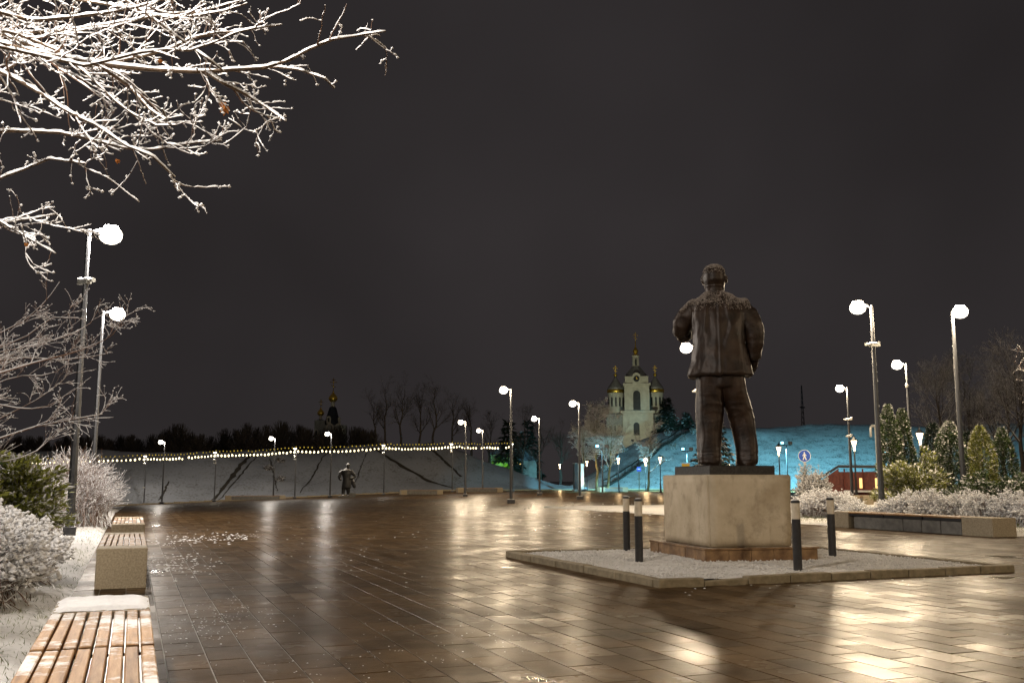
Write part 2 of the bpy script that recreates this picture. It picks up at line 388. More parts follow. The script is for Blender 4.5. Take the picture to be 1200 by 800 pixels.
M['lens_small'] = emit('lantern_glow', (1.0, 0.80, 0.50), 6.0)
M['bulb'] = emit('garland_bulb_glow', (1.0, 0.83, 0.46), 5.0, 'NONE')
M['bulb_dim'] = emit('garland_bulb_dim_glow', (0.9, 0.62, 0.08), 0.7, 'NONE')
M['blue_lens'] = emit('floodlight_glow', (0.25, 0.75, 1.0), 6.0)
M['window_lit'] = emit('lit_window', (1.0, 0.66, 0.22), 1.6)
M['red_light'] = emit('red_beacon', (1.0, 0.03, 0.01), 1.5, 'NONE')
M['conifer'] = snowed('conifer_leaf', (0.028, 0.055, 0.014), (0.085, 0.12, 0.035), 7, 0.6, 0.80, 1.3, 9, 0.5, snow=(0.7, 0.69, 0.66), bump=0.0)
M['conifer_yellow'] = snowed('yellow_green_conifer_leaf', (0.11, 0.13, 0.02), (0.30, 0.31, 0.06), 7, 0.6, 0.80, 1.3, 9, 0.5, snow=(0.74, 0.73, 0.7), bump=0.0)
M['spruce'] = snowed('spruce_needles', (0.010, 0.020, 0.012), (0.028, 0.045, 0.026), 7, 0.65, 0.85, 1.3, 9, 0.5, bump=0.0)
M['grass'] = noisy('winter_grass', (0.06, 0.09, 0.015), (0.20, 0.21, 0.05), 3, 0.7, 0, 0)
M['dead_leaf'] = noisy('dry_orange_leaf', (0.40, 0.13, 0.02), (0.55, 0.22, 0.04), 20, 0.6, 0, 0.1)
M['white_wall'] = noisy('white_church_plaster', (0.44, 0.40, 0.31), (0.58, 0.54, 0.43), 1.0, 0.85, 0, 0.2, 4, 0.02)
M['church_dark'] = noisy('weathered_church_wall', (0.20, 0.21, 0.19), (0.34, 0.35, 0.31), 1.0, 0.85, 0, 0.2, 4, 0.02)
M['roof_dark'] = snowed('dark_metal_roof', (0.02, 0.022, 0.03), (0.04, 0.045, 0.055), 1, 0.45, 0.72, 1.1, 2, 0.3, snow=(0.4, 0.4, 0.4), metal=0.3)
M['roof_grey'] = noisy('grey_metal_roof', (0.20, 0.19, 0.18), (0.30, 0.28, 0.26), 2, 0.5, 0.3, 0.1)
M['gold'] = noisy('gilded_metal', (0.80, 0.52, 0.07), (0.95, 0.66, 0.13), 4, 0.42, 1.0, 0.05)
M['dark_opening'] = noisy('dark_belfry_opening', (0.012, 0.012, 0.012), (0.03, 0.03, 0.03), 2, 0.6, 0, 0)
M['red_wood'] = noisy('red_brown_painted_boards', (0.10, 0.022, 0.018), (0.18, 0.045, 0.03), 5, 0.6, 0, 0.2)
M['dark_wood'] = noisy('dark_stair_timber', (0.014, 0.012, 0.010), (0.035, 0.030, 0.025), 4, 0.8, 0, 0.2)
M['sign_blue'] = noisy('blue_sign_face', (0.015, 0.075, 0.45), (0.02, 0.095, 0.52), 8, 0.35, 0, 0)
M['sign_white'] = noisy('white_sign_paint', (0.78, 0.78, 0.76), (0.84, 0.84, 0.82), 8, 0.4, 0, 0)
M['yellow'] = noisy('yellow_paint', (0.55, 0.36, 0.03), (0.68, 0.46, 0.05), 6, 0.5, 0, 0)
M['green_wall'] = noisy('pale_green_render', (0.30, 0.42, 0.16), (0.42, 0.55, 0.22), 1.5, 0.8, 0, 0.2)

def spot(parent, loc, power, color, size_deg=165, blend=0.6, radius=0.12, aim=None, name='lamp_light'):
    L = bpy.data.lights.new(name, 'SPOT'); L.energy = power; L.color = color
    L.spot_size = math.radians(size_deg); L.spot_blend = blend; L.shadow_soft_size = radius
    o = bpy.data.objects.new(name, L); o.location = tuple(float(v) for v in loc)
    if aim is not None: o.rotation_euler = Vector(aim).to_track_quat('-Z', 'Y').to_euler()
    return link(o, parent)
def point(parent, loc, power, color, radius=0.1, name='lamp_light'):
    L = bpy.data.lights.new(name, 'POINT'); L.energy = power; L.color = color; L.shadow_soft_size = radius; L.use_soft_falloff = False
    o = bpy.data.objects.new(name, L); o.location = tuple(float(v) for v in loc)
    return link(o, parent)

# ------------------------------------------------------------------ the ground and the square
def grid_mesh(xs, ys, zf):
    X, Y = np.meshgrid(xs, ys); Z = zf(X, Y); nx, ny = len(xs), len(ys)
    v = np.stack([X, Y, Z], -1).reshape(-1, 3)
    i = np.arange(nx - 1)[None, :] + np.arange(ny - 1)[:, None] * nx
    return v, np.stack([i, i + 1, i + 1 + nx, i + nx], -1).reshape(-1, 4)
def spread(a, b, n): return np.linspace(a, b, n)
mb = MB(); xs = np.concatenate([spread(-900, -60, 8), spread(-50, 150, 51), spread(170, 1100, 8)])
ys = np.concatenate([spread(-300, -20, 6), spread(-12, 240, 64), spread(270, 1500, 10)])
v, f = grid_mesh(xs, ys, lambda X, Y: gz(X, Y) - 0.06); mb.add(v, f)
tag(mb.build('ground', M['terrain']), kind='structure')

def y_far(X): return np.interp(X, [-0.55, 51, 79, 116, 150], [128, 126, 130, 118, 105])
PX0 = -0.55
mb = MB()
xs = spread(PX0, 150, 62); tt = np.concatenate([spread(-16, 40, 12)])
v, f = grid_mesh(spread(PX0, 150, 31), spread(-16, 40, 12), lambda X, Y: gz(X, Y) - 0.012); mb.add(v, f)
us = spread(0, 1, 22); X, U = np.meshgrid(xs, us); Y = 40 + (y_far(X) - 40) * U
nx = len(xs); i = np.arange(nx - 1)[None, :] + np.arange(21)[:, None] * nx
mb.add(np.stack([X, Y, gz(X, Y) - 0.012], -1).reshape(-1, 3), np.stack([i, i + 1, i + 1 + nx, i + nx], -1).reshape(-1, 4))
plaza = tag(mb.build('plaza', M['paver_far']), 'wet brown granite paved town square', kind='structure')

# pavers, laid in half bond along the Y axis
TX, TY, GAP = 0.30, 0.60, 0.012
rg = np.random.default_rng(5)
tiles = []
for ix in range(int(math.floor(PX0 / TX)), 100):
    x = (ix + 0.5) * TX
    if x - TX / 2 < PX0 - 0.06: continue
    off = 0.0 if ix % 2 == 0 else TY / 2
    for iy in range(-1, 75):
        y = iy * TY + off + TY / 2
        fw = x * FH[0] + y * FH[1]; rt = x * RGT[0] + y * RGT[1]
        if fw < 2.2 or fw > 42 or abs(rt) > 0.66 * fw + 1.5: continue
        if 6.3 < x < 12.1 and 10.95 < y < 16.2: continue          # under the island
        if x > 19.4 and y > 17.6: continue                        # under the lawn
        tiles.append((x, y, fw, rt))
def tile_verts():
    a, b, c = TX / 2 - GAP / 2, TY / 2 - GAP / 2, 0.0012
    v = np.array([[sx * a, sy * b, -0.02] for sx, sy in ((-1, -1), (1, -1), (1, 1), (-1, 1))] +
                 [[sx * a, sy * b, -0.0012] for sx, sy in ((-1, -1), (1, -1), (1, 1), (-1, 1))] +
                 [[sx * (a - c), sy * (b - c), 0.0] for sx, sy in ((-1, -1), (1, -1), (1, 1), (-1, 1))])
    q = []
    for k in (0, 4):
        for i in range(4): q.append([k + i, k + (i + 1) % 4, k + 4 + (i + 1) % 4, k + 4 + i])
    q.append([8, 9, 10, 11]); return v, np.array(q)
tv, tq = tile_verts()
tmesh = MB().add(tv, tq).mesh('paver', M['paver'])
def in_view(t):
    u = 600 + FPX * t[3] / (t[2] * math.cos(PITCH)); return t[2] > 4.6 and -20 < u < 1220
order = sorted([t for t in tiles if in_view(t)], key=lambda t: t[2])
near = set(order[:300])
rest = MB()
mound = lambda x, y: 0.0008 * math.sin(x * 1.7 + y * 0.6) * math.cos(y * 0.9)
for t in tiles:
    tilt = rg.normal(0, 0.0015, 2); dz = rg.normal(0, 0.0004) + mound(t[0], t[1])
    if t in near:
        o = child_of('paver', tmesh, plaza, (t[0], t[1], dz), (tilt[0], tilt[1], 0))
    else:
        w = tv.copy(); w[:, 2] += w[:, 1] * tilt[0] - w[:, 0] * tilt[1]
        rest.add(w + np.array([t[0], t[1], dz]), tq)
tag(rest.build('paver_field', M['paver'], plaza), kind='stuff')
# the joint bed just under the built pavers
mb = MB(); v, f = grid_mesh(spread(PX0, 19.4, 5), spread(-1, 30, 5), lambda X, Y: X * 0 - 0.0085); mb.add(v, f)
mb.build('joint_bed', M['joint'], plaza)

# edge of the square far away
mb = MB(); xx = spread(-40, 120, 90)
for a, b in zip(xx[:-1], xx[1:]):
    pa = np.array([a, y_far(a) + 0.1, 0]); pb = np.array([b, y_far(b) + 0.1, 0]); c = (pa + pb) / 2
    ang = math.atan2(pb[1] - pa[1], pb[0] - pa[0])
    mb.box((c[0], c[1], float(gz(c[0], c[1])) + 0.02), (np.linalg.norm(pb - pa) + 0.02, 0.2, 0.24), ang)
tag(mb.build('kerb', M['kerb']), kind='structure')

# lawns
def lawn(name, x0, x1, y0, y1, nx, ny, seed, edge=0.35):
    def zf(X, Y):
        e = np.minimum(np.minimum(X - x0, x1 - X), np.minimum(Y - y0, y1 - Y))
        n = np.array([[mnoise.noise(Vector((float(a) * .8, float(b) * .8, seed))) for a, b in zip(ra, rb)] for ra, rb in zip(X, Y)])
        return gz(X, Y) + np.clip(e / edge, 0, 1) * (0.07 + 0.03 * n) - 0.05 * (e <= 0)
    v, f = grid_mesh(spread(x0, x1, nx), spread(y0, y1, ny), zf)
    return tag(MB().add(v, f).build(name, M['lawn'], None, True), kind='structure')
lawn('lawn', -14, PX0, -6, 60, 60, 130, 1.0)
lawn('lawn', 20.02, 58, 17.7, 46, 60, 60, 2.0)
lawn('lawn', 19.42, 20.02, 23.4, 46, 5, 60, 2.0)
def blades(name, regions, parent_label, n, seed, hmax=0.075):
    r = np.random.default_rng(seed); mb = MB()
    for (x0, x1, y0, y1), cnt in zip(regions, n):
        P = np.c_[r.uniform(x0, x1, cnt), r.uniform(y0, y1, cnt), np.zeros(cnt)]
        msk = np.array([mnoise.noise(Vector((a * 1.1, b * 1.1, 3.3))) for a, b, _ in P]) > -0.15
        P = P[msk]; P[:, 2] = gz(P[:, 0], P[:, 1]) + 0.055
        D = np.c_[r.normal(0, .55, len(P)), r.normal(0, .55, len(P)), np.ones(len(P))]
        N = np.c_[r.normal(0, 1, (len(P), 2)), np.zeros(len(P))]
        mb.leaves(P, D, N, r.uniform(0.02, hmax, len(P)), 0.006, 0.4)
    return tag(mb.build(name, M['grass']), parent_label, 'grass', kind='stuff')
blades('grass', [(-3.2, PX0 - .02, 4, 12), (-3.2, PX0 - .02, 12, 30)], 'green grass blades poking through thin snow beside the slatted benches', [2600, 4000], 3)
blades('grass', [(19.5, 26, 17.8, 32)], 'green grass blades poking through snow behind the long bench', [9000], 4, 0.2)

# snow left on the paving
r = np.random.default_rng(8); mb = MB()
def clumps(xa, ya, xb, yb, n, sp, size):
    t = r.random(n); x = xa + (xb - xa) * t + r.normal(0, sp * 30, n); y = ya + (yb - ya) * t + r.normal(0, sp * 14, n)
    P = np.array([plan(float(a), float(max(b, 590))) for a, b in zip(x, y)]); k = P[:, 0] > 0.3
    P = P[k]; mb.blobs(P, r.uniform(0.3, 1.0, len(P)) * size, r, 0.35)
clumps(185, 633, 300, 628, 170, .28, .045); clumps(300, 630, 460, 655, 45, 1.2, .03)
clumps(178, 665, 232, 658, 170, .5, .035); clumps(178, 745, 300, 715, 220, .9, .014)
clumps(400, 640, 560, 612, 40, 1.2, .035); clumps(300, 800, 620, 740, 160, 1.5, .010)
clumps(600, 600, 760, 612, 40, 1.2, .08); clumps(780, 690, 1150, 672, 40, .6, .022)
tag(mb.build('snow_clumps', M['snow']), 'scattered crumbs of leftover snow on the wet paving', 'snow', kind='stuff')

# ------------------------------------------------------------------ ramparts
def ruled(cols, prof, nz_amp, seed):
    """cols: list of (base, crest, back) 3D points; prof: list of (t, h) base->crest, then back"""
    n = len(cols); m = len(prof); V = np.zeros((n, m + 3, 3))
    for i, (b, c, k) in enumerate(cols):
        for j, (t, h) in enumerate(prof):
            p = b + (c - b) * t; p = p.copy(); p[2] = b[2] + (c[2] - b[2]) * h
            p[2] += nz_amp * min(1, t * 4) * mnoise.fractal(Vector((p[0] * .09, p[1] * .09, seed)), 1.0, 2.0, 4)
            V[i, j] = p
        V[i, m] = c * 0.6 + k * 0.4; V[i, m][2] = c[2] * 0.85 + k[2] * 0.15
        V[i, m + 1] = k; V[i, m + 2] = k + np.array([0, 6, -2.5])
    w = m + 3; a = np.arange(m + 2)[None, :] + np.arange(n - 1)[:, None] * w
    return V, np.stack([a, a + w, a + w + 1, a + 1], -1).reshape(-1, 4)
prof = [(t, 0.5 - 0.5 * math.cos(math.pi * t) if t < .5 else 0.5 - 0.5 * math.cos(math.pi * t)) for t in spread(0, 1, 15)]
prof = [(t, 0.35 * h + 0.65 * t) for t, h in prof]
cols = []
for X in spread(-120, 63, 100):
    base = np.array([X, float(y_far(max(X, PX0))) + 2.5, 0.]); base[2] = float(gz(X, base[1])) - 0.08
    zc = float(np.interp(X, [-120, -20, 0, 14, 28, 34, 44, 48, 52, 56, 60, 63], [4.6, 5.0, 5.3, 5.6, 5.7, 7.0, 7.2, 5.9, 3.6, 1.5, 0.3, -0.1]))
    k = np.clip((63 - X) / 14, 0.15, 1)
    crest = base + np.array([0, 16 * k, 0]); crest[2] = zc
    back = crest + np.array([0, 14, -1.0 * min(1, zc / 5)])
    cols.append((base, crest, back))
VL, fL = ruled(cols, prof, 0.9, 1.0)
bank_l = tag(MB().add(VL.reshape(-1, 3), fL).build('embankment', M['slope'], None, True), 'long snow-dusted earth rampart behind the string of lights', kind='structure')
XL = VL[:, 0, 0]
def on_bank(V, s, t, lift=0.05):
    """point on a ruled bank: s column index (float), t 0..1 up the slope"""
    m = len(prof); i = int(np.clip(math.floor(s), 0, len(V) - 2)); fs = s - i; j = t * (m - 1); jj = int(np.clip(math.floor(j), 0, m - 2)); ft = j - jj
    p = (V[i, jj] * (1 - fs) + V[i + 1, jj] * fs) * (1 - ft) + (V[i, jj + 1] * (1 - fs) + V[i + 1, jj + 1] * fs) * ft
    return p + np.array([0, -lift * .5, lift])
def track(V, s0, t0, s1, t1, w, parent, name, mat, n=24, wob=0.25, seed=0):
    rr = np.random.default_rng(seed); L = []; Rr = []
    ds = np.array([s1 - s0, 0]);
    for k in spread(0, 1, n):
        s = s0 + (s1 - s0) * k + rr.normal(0, wob * .12); t = t0 + (t1 - t0) * k
        hw = w * rr.uniform(0.5, 1.1) * (0.6 + 0.4 * math.sin(math.pi * k))
        L.append(on_bank(V, s - hw, t)); Rr.append(on_bank(V, s + hw, t))
    v = np.array(L + Rr); i = np.arange(n - 1)
    MB().add(v, np.stack([i, i + n, i + n + 1, i + 1], 1)).build(name, mat, parent)
def col_at(px):
    p = at(px, 563, 134); return float(np.interp(p[0], XL, np.arange(len(XL))))
for a, ta, b, tb, w, sd in ((243, .03, 302, .95, .34, 1), (250, .03, 309, .9, .13, 2), (345, .1, 402, .95, .12, 3), (320, .15, 322, .8, .12, 4), 
                            (538, .08, 452, .85, .42, 6), (417, .25, 447, .72, .08, 7), (560, .3, 533, .9, .3, 8), (185, .1, 197, .4, .15, 9)):
    track(VL, col_at(a), ta, col_at(b), tb, w * .6, bank_l, 'bare_earth_track', M['earth'], seed=sd)

cols = []
PXR = [640, 665, 690, 720, 745, 770, 820, 890, 1030, 1250, 1700]
ZR = [-0.3, 0.2, 2.0, 6.0, 9.0, 10.6, 11.3, 12.1, 12.3, 12.2, 12.0]
for px in np.concatenate([spread(640, 1100, 90), spread(1120, 1700, 20)]):
    D0 = 150 + max(0, (700 - px)) * .3; base = on(px, D0); base[2] -= 0.1
    crest = at(px, 563, 150 + 40 * float(np.clip((px - 630) / 110, .2, 1))); crest[2] = float(np.interp(px, PXR, ZR))
    back = at(px, 563, 290); back[2] = crest[2] - 1.5
    cols.append((base, crest, back))
VR, fR = ruled(cols, prof, 0.7, 5.0)
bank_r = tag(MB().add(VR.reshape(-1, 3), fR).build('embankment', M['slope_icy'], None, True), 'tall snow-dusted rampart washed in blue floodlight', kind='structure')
NXR = np.concatenate([spread(640, 1100, 90), spread(1120, 1700, 20)])
def colr(px): return float(np.interp(px, NXR, np.arange(len(NXR))))

# wooden stairway climbing the blue slope
st = empty('staircase', on_bank(VR, colr(706), 0.12))
tag(st, 'dark timber stairway with handrails climbing the blue-lit rampart', 'staircase')
S0, S1, T0, T1 = colr(706), colr(818), 0.10, 0.97
path = np.array([on_bank(VR, S0 + (S1 - S0) * k, T0 + (T1 - T0) * k, 0.25) for k in spread(0, 1, 40)])
base0 = np.array(st.location)
side = np.array([0.35, 0.9, 0])
for sgn in (-1, 1):
    pp = path + side * 0.9 * sgn - base0
    MB().tubes(pp, np.full(len(pp), 0.16), 4).build('stringer', M['dark_wood'], st)
    MB().tubes(pp + np.array([0, 0, 1.0]), np.full(len(pp), 0.07), 4).build('handrail', M['dark_wood'], st)
    for k in range(0, 40, 3): MB().tubes(np.array([pp[k], pp[k] + [0, 0, 1.0]]), np.array([.06, .06]), 4).build('rail_post', M['dark_wood'], st)
tread = MB().box((0, 0, 0), (0.9, 1.8, 0.08)).mesh('tread', M['dark_wood'])
for k in range(0, 40): child_of('tread', tread, st, path[k] - base0 + np.array([0, 0, .12]), (0, 0, -0.35))

# ------------------------------------------------------------------ tall lamp posts
LH = 7.4
_lm = {}
def lamp_meshes():
    if _lm: return _lm
    _lm['base'] = MB().box((0, 0, 0.12), (0.46, 0.46, 0.30), bev=0.02).mesh('base', M['base_metal'])
    _lm['pole'] = MB().lathe([(0.105, 0.2), (0.10, 0.9), (0.098, 0.92), (0.055, LH - 0.05), (0.05, LH + 0.02)], 8, ph=math.pi / 8).mesh('pole', M['metal'])
    _lm['arm'] = MB().tubes(np.array([[0, 0, LH - .08], [.12, 0, LH + .0], [.34, 0, LH + .06]]), np.array([.04, .036, .034]), 8).mesh('arm', M['metal'], True)
    _lm['head'] = MB().lathe([(0.02, 0.31), (0.06, 0.305), (0.11, 0.28), (0.17, 0.235), (0.175, 0.215), (0.16, 0.21)], 20, (0.5, 0, LH - .10)).mesh('lamp_head', M['metal'], True)
    _lm['lens'] = MB().lathe([(0.155, 0.212), (0.23, 0.15), (0.27, 0.06), (0.27, -0.02), (0.23, -0.11), (0.14, -0.175), (0.05, -0.2), (0.0, -0.203)], 20, (0.5, 0, LH - .10)).mesh('lens', M['lens'], True)
    mb = MB(); mb.box((0, 0, 0), (0.14, 0.30, 0.10), bev=.015); mb.box((0, .22, .03), (0.10, 0.14, 0.12), bev=.01); mb.tubes(np.array([[0, -.16, .02], [0, -.34, .02]]), np.array([.045, .06]), 8)
    _lm['box'] = mb.mesh('camera_box', M['pale_metal'])
    mb = MB(); mb.box((0, 0, .07), (0.15, 0.34, 0.06), bev=.02); mb.box((0, .22, .11), (0.10, 0.15, 0.05), bev=.015); _lm['boxsnow'] = mb.mesh('snow', M['snow'])
    for k in range(3):
        r = np.random.default_rng(40 + k); n = 60; z = r.uniform(2.2, LH - .1, n); a = r.normal(0, .35, n); rad = 0.098 - (z - .9) / (LH - .9) * .045
        _lm['flecks%d' % k] = MB().blobs(np.c_[-rad * np.cos(a) * .97, rad * np.sin(a), z], r.uniform(.010, .026, n), r, 1.9).mesh('snow', M['snow'])
    return _lm
def lamp_post(head, facing, label, group, boxes=(), power=None, flecks=None, seed=0, h=LH, bs=1.0, col=None):
    """head: world XY of the lamp head; facing: world angle of the short arm"""
    L = lamp_meshes(); s = h / LH
    p = np.array([head[0] - 0.5 * math.cos(facing), head[1] - 0.5 * math.sin(facing)])
    t = empty('lamp_post', (p[0], p[1], float(gz(p[0], p[1]))), facing); t.scale = (1, 1, s)
    tag(t, label, 'lamp post', group)
    b_ = child_of('base', L['base'], t); b_.scale = (bs, bs, 1); child_of('pole', L['pole'], t); child_of('arm', L['arm'], t)
    hd = child_of('lamp_head', L['head'], t); child_of('lens', L['lens'], hd)
    for z, a in boxes:
        b = child_of('camera_box', L['box'], t, (0, 0, z), (0, 0, a)); child_of('snow', L['boxsnow'], b)
    if flecks is not None: child_of('snow', L['flecks%d' % (seed % 3)], t, (0, 0, 0), (0, 0, flecks))
    point(t, (0.5, 0, LH - .10), power or LAMP_W, col or LAMP_COL, 0.29)
    return t
GF = 'tall lamp posts around the square'
FACE_L = math.radians(180) + math.radians(-15)
L1 = by_top(130, 272, LH); L2 = by_top(138, 366, LH)
lamp_post(L1, 0.0, 'tall dark lamp post with a snow-covered box, behind the snowy hedge next to the benches', GF, [(6.1, .6)], 3200, flecks=None, bs=.6, col=COOL_COL)
lamp_post(L2, 0.0, 'tall dark lamp post rising from the reddish wicker bush', GF, [], 2600, seed=1, bs=.6, col=COOL_COL)
for (x, y, face, lab, bx, sd) in (
        (590, 456, FACE_L, 'tall lamp post alone in the open square before the rampart end', [], 0),
        (671, 472, FACE_L, 'tall lamp post in front of the white gate pillar and the frosted trees', [], 1),
        (626, 490, FACE_L, 'tall lamp post in front of the dark gap between the two ramparts', [], 2),
        (540, 494, FACE_L, 'tall lamp post before the rampart slope, between two posts of the bulb string', [], 0),
        (561, 504, FACE_L, 'tall lamp post near the low stone bench at the rampart end', [], 1),
        (804, 406, FACE_L, 'tall lamp post partly hidden behind the bronze statue of a man', [(5.35, .4), (6.6, 2.2)], 2),
        (1005, 358, FACE_L, 'tall lamp post right behind the long concrete bench', [(6.0, 1.9)], 0),
        (1051, 426, FACE_L, 'tall lamp post in front of the twin columnar thujas', [(6.2, -.6)], 1),
        (984, 454, FACE_L, 'tall lamp post beside the red wooden kiosk', [(5.3, .5), (4.2, .1)], 2),
        (1125, 363, math.radians(-105), 'tall lamp post standing among the round-topped thujas and junipers', [], 0)):
    P = by_top(x, y, LH); lamp_post(P, face, lab, GF, bx, flecks=0.3, seed=sd)
for x, D, lab in ((186, 117, 'tall lamp post in front of the rampart next to the wicker bush'), (316, 119, 'tall lamp post in front of the dark shrub on the rampart'), (382, 113, 'tall lamp post beside the far statue with the cloak')):
    P = on(x, D); lamp_post(P, FACE_L, lab, GF, [], 1200, col=COOL_COL)
# the same row goes on beside and behind the viewer
lamp_post(np.array([-2.6, 6.0]), 0.0, 'tall dark lamp post beside the nearest slatted bench', GF, [], 2700, col=COOL_COL)
lamp_post(np.array([25.0, 2.0]), math.pi, 'tall dark lamp post beyond the near end of the long bench', GF, [], 2600)
lamp_post(np.array([9.0, -9.5]), math.pi / 2, 'tall dark lamp post behind the viewer on the open square', GF, [], 2600)

# ------------------------------------------------------------------ garland posts and strings of bulbs
GH = 6.0
gp_pole = MB().lathe([(0.09, 0.0), (0.085, .4), (0.045, GH - .1)], 8).mesh('pole', M['metal'])
gp_base = MB().box((0, 0, .1), (.4, .4, .22), bev=.02).mesh('base', M['base_metal'])
gp_head = MB().lathe([(0.02, .12), (.16, .1), (.2, .02)], 14).mesh('lamp_head', M['metal'], True)
gp_lens = MB().lathe([(.19, .02), (.17, -.08), (.08, -.14), (0, -.15)], 14).mesh('lens', M['lens'], True)
gp_box = MB().box((0, 0, 0), (.3, .2, .18), bev=.02).mesh('fitting', M['pale_metal'])
GPX = [(-40, 122, GH), (170, 122, GH), (252, 120, GH), (346, 118, GH), (450, 118, GH), (530, 122, GH), (601, 124, GH)]
GPOS = []
for i, (px, D, h) in enumerate(GPX):
    b = on(px, D); t = empty('garland_post', b, FACE_L)
    tag(t, 'slim lamp post carrying the string of bulbs along the rampart', 'lamp post', 'posts carrying the string of bulbs')
    child_of('base', gp_base, t); child_of('pole', gp_pole, t)
    hd = child_of('lamp_head', gp_head, t, (0.14, 0, GH)); child_of('lens', gp_lens, hd)
    child_of('fitting', gp_box, t, (0.16, 0, GH - .95))
    if i < 4: child_of('fitting', gp_box, t, (0.1, 0, 2.1 if i == 1 else 4.7))
    spot(t, (0.14, 0, GH - .3), 300, COOL_COL, 172, .4, .12)
    GPOS.append(np.array([b[0], b[1], b[2] + GH - 0.25]))
bulb = MB().lathe([(0.02, .13), (.05, .09), (.10, -.02), (.07, -.11), (0, -.14)], 6).mesh('bulb', M['bulb'])
bulb2 = MB().lathe([(0.02, .08), (.045, .05), (.06, -.01), (0, -.07)], 6).mesh('bulb', M['bulb_dim'])
rr = random.Random(2)
for i in range(len(GPOS) - 1):
    a, b = GPOS[i], GPOS[i + 1]
    t = empty('garland', a); n = 22 if i else 40
    tag(t, 'string of warm glowing bulbs sagging between two posts in front of the rampart', 'string lights', 'strings of bulbs along the rampart')
    for row, (dz, me) in enumerate(((-.12, bulb), (.38, bulb2))):
        ss = spread(0, 1, 25); sag = 0.16 * 4 * ss * (1 - ss)
        W_ = (b - a)[None] * ss[:, None]; W_[:, 2] += -sag + dz + 0.1
        MB().tubes(W_, np.full(25, .012), 3).build('wire', M['black_metal'], t)
        for k in range(n):
            s_ = (k + (.5 if row == 0 else .95)) / n
            if rr.random() < 0.035: continue
            p = (b - a) * s_; p[2] += -0.16 * 4 * s_ * (1 - s_) + dz
            p[2] += rr.gauss(0, .035); bo = child_of('bulb', me, t, p, (rr.gauss(0, .2), rr.gauss(0, .2), 0)); q_ = rr.uniform(.75, 1.15); bo.scale = (q_, q_, q_)

# ------------------------------------------------------------------ park lanterns
LANH = 4.2
def _frus(r0, z0, r1, z1, mat, nm): return MB().lathe([(r0, z0), (r1, z1)], 4, ph=math.pi / 4).mesh(nm, mat)
la_post = MB().lathe([(.16, 0), (.16, .12), (.10, .2), (.085, .9), (.055, .98), (.04, 3.45), (.07, 3.5), (.07, 3.56)], 10).mesh('post', M['black_metal'], False)
la_glow = MB().lathe([(.09, 3.58), (.19, 3.94), (.19, 3.95)], 4, ph=math.pi / 4).mesh('glass', M['lens_small'])
mb = MB()
for k in range(4):
    a = math.pi / 4 + k * math.pi / 2; mb.tubes(np.array([[.10 * math.cos(a), .10 * math.sin(a), 3.56], [.205 * math.cos(a), .205 * math.sin(a), 3.96]]), np.array([.018, .018]), 4)
la_frame = mb.mesh('frame', M['black_metal'])
la_roof = MB().lathe([(.25, 3.955), (.24, 3.99), (.09, 4.14), (.06, 4.2), (.03, 4.23), (.015, 4.32)], 8, ph=math.pi / 8).mesh('roof', M['black_metal'])
def lantern(px, D, label, power=260, globe=False, h=LANH):
    b = on(px, D); t = empty('park_lantern', b); tag(t, label, 'lantern', 'park lanterns'); t.scale = (1, 1, h / LANH)
    child_of('post', la_post, t)
    if globe:
        MB().lathe([(.02, 4.3), (.2, 4.22), (.3, 4.02), (.3, 3.9), (.2, 3.7), (.05, 3.58)], 14).build('globe', M['lens'], t, True)
    else:
        g_ = child_of('lantern_head', la_glow, t); child_of('frame', la_frame, g_); child_of('roof', la_roof, g_)
    point(t, (0, 0, 3.4), power, WARM_COL, .12)
lantern(774, 110, 'black park lantern in front of the blue slope next to the pedestal')
lantern(725, 113, 'black park lantern between the frosted trees and the single round tree')
lantern(688, 131, 'black park lantern in front of the frosted tree trunks')
lantern(656, 156, 'black park lantern at the foot of the gap between ramparts', 420)
lantern(914, 76, 'black park lantern beside the blue round sign, snow on its bracket')
lantern(1003, 64, 'black park lantern with open glass beside the red kiosk')
lantern(1081, 54, 'black park lantern between the thujas', 200)
lantern(757, 126, 'round white globe lamp on a post left of the single round tree', 700, True)

# ------------------------------------------------------------------ blue floodlights on masts
def flood(px, D, h, aims, label, power):
    b = on(px, D); t = empty('floodlight_mast', b); tag(t, label, 'floodlight', 'blue floodlights for the rampart')
    MB().lathe([(.10, 0), (.05, h)], 8).build('pole', M['metal'], t)
    MB().box((0, 0, h), (1.5, .08, .08)).build('crossbar', M['metal'], t)
    for i, (ax, ay) in enumerate(aims):
        x = -0.6 + 1.2 * i / max(1, len(aims) - 1)
        tgt = on_bank(VR, colr(ax), ay) - b; q = Vector((tgt[0] - x, tgt[1], 0)).normalized(); e = math.radians(-47); d = Vector((q.x * math.cos(e), q.y * math.cos(e), math.sin(e)))
        hd = MB().box((0, 0, 0), (.5, .2, .42), bev=.03).build('flood_head', M['metal'], t, False, (x, 0, h + .28), (0, 0, math.atan2(-d.x, d.y)))
        MB().box((0, .105, 0), (.44, .015, .36)).build('lens', M['blue_lens'], hd)
        if i == 0: MB().box((0, -.105, 0), (.34, .015, .26)).build('lens', M['blue_lens'], hd)
        s = spot(t, (x + d.x * .3, d.y * .3, h + .28 + d.z * .3), power, (0.22, 0.70, 0.88), 112, 0.10, .15, d)
flood(923, 118, 5.6, [(850, .5), (960, .5)], 'slim mast with two bluish floodlights in front of the blue rampart', 54000)
flood(1040, 122, 5.6, [(1020, .5), (1130, .5)], 'floodlight mast behind the twin thujas', 54000)
flood(806, 122, 5.0, [(768, .5), (850, .5)], 'floodlight mast behind the statue and spruce', 44000)
flood(706, 112, 5.0, [(705, .9), (745, .6)], 'floodlight mast before the frosted trees and the low bench', 4500)

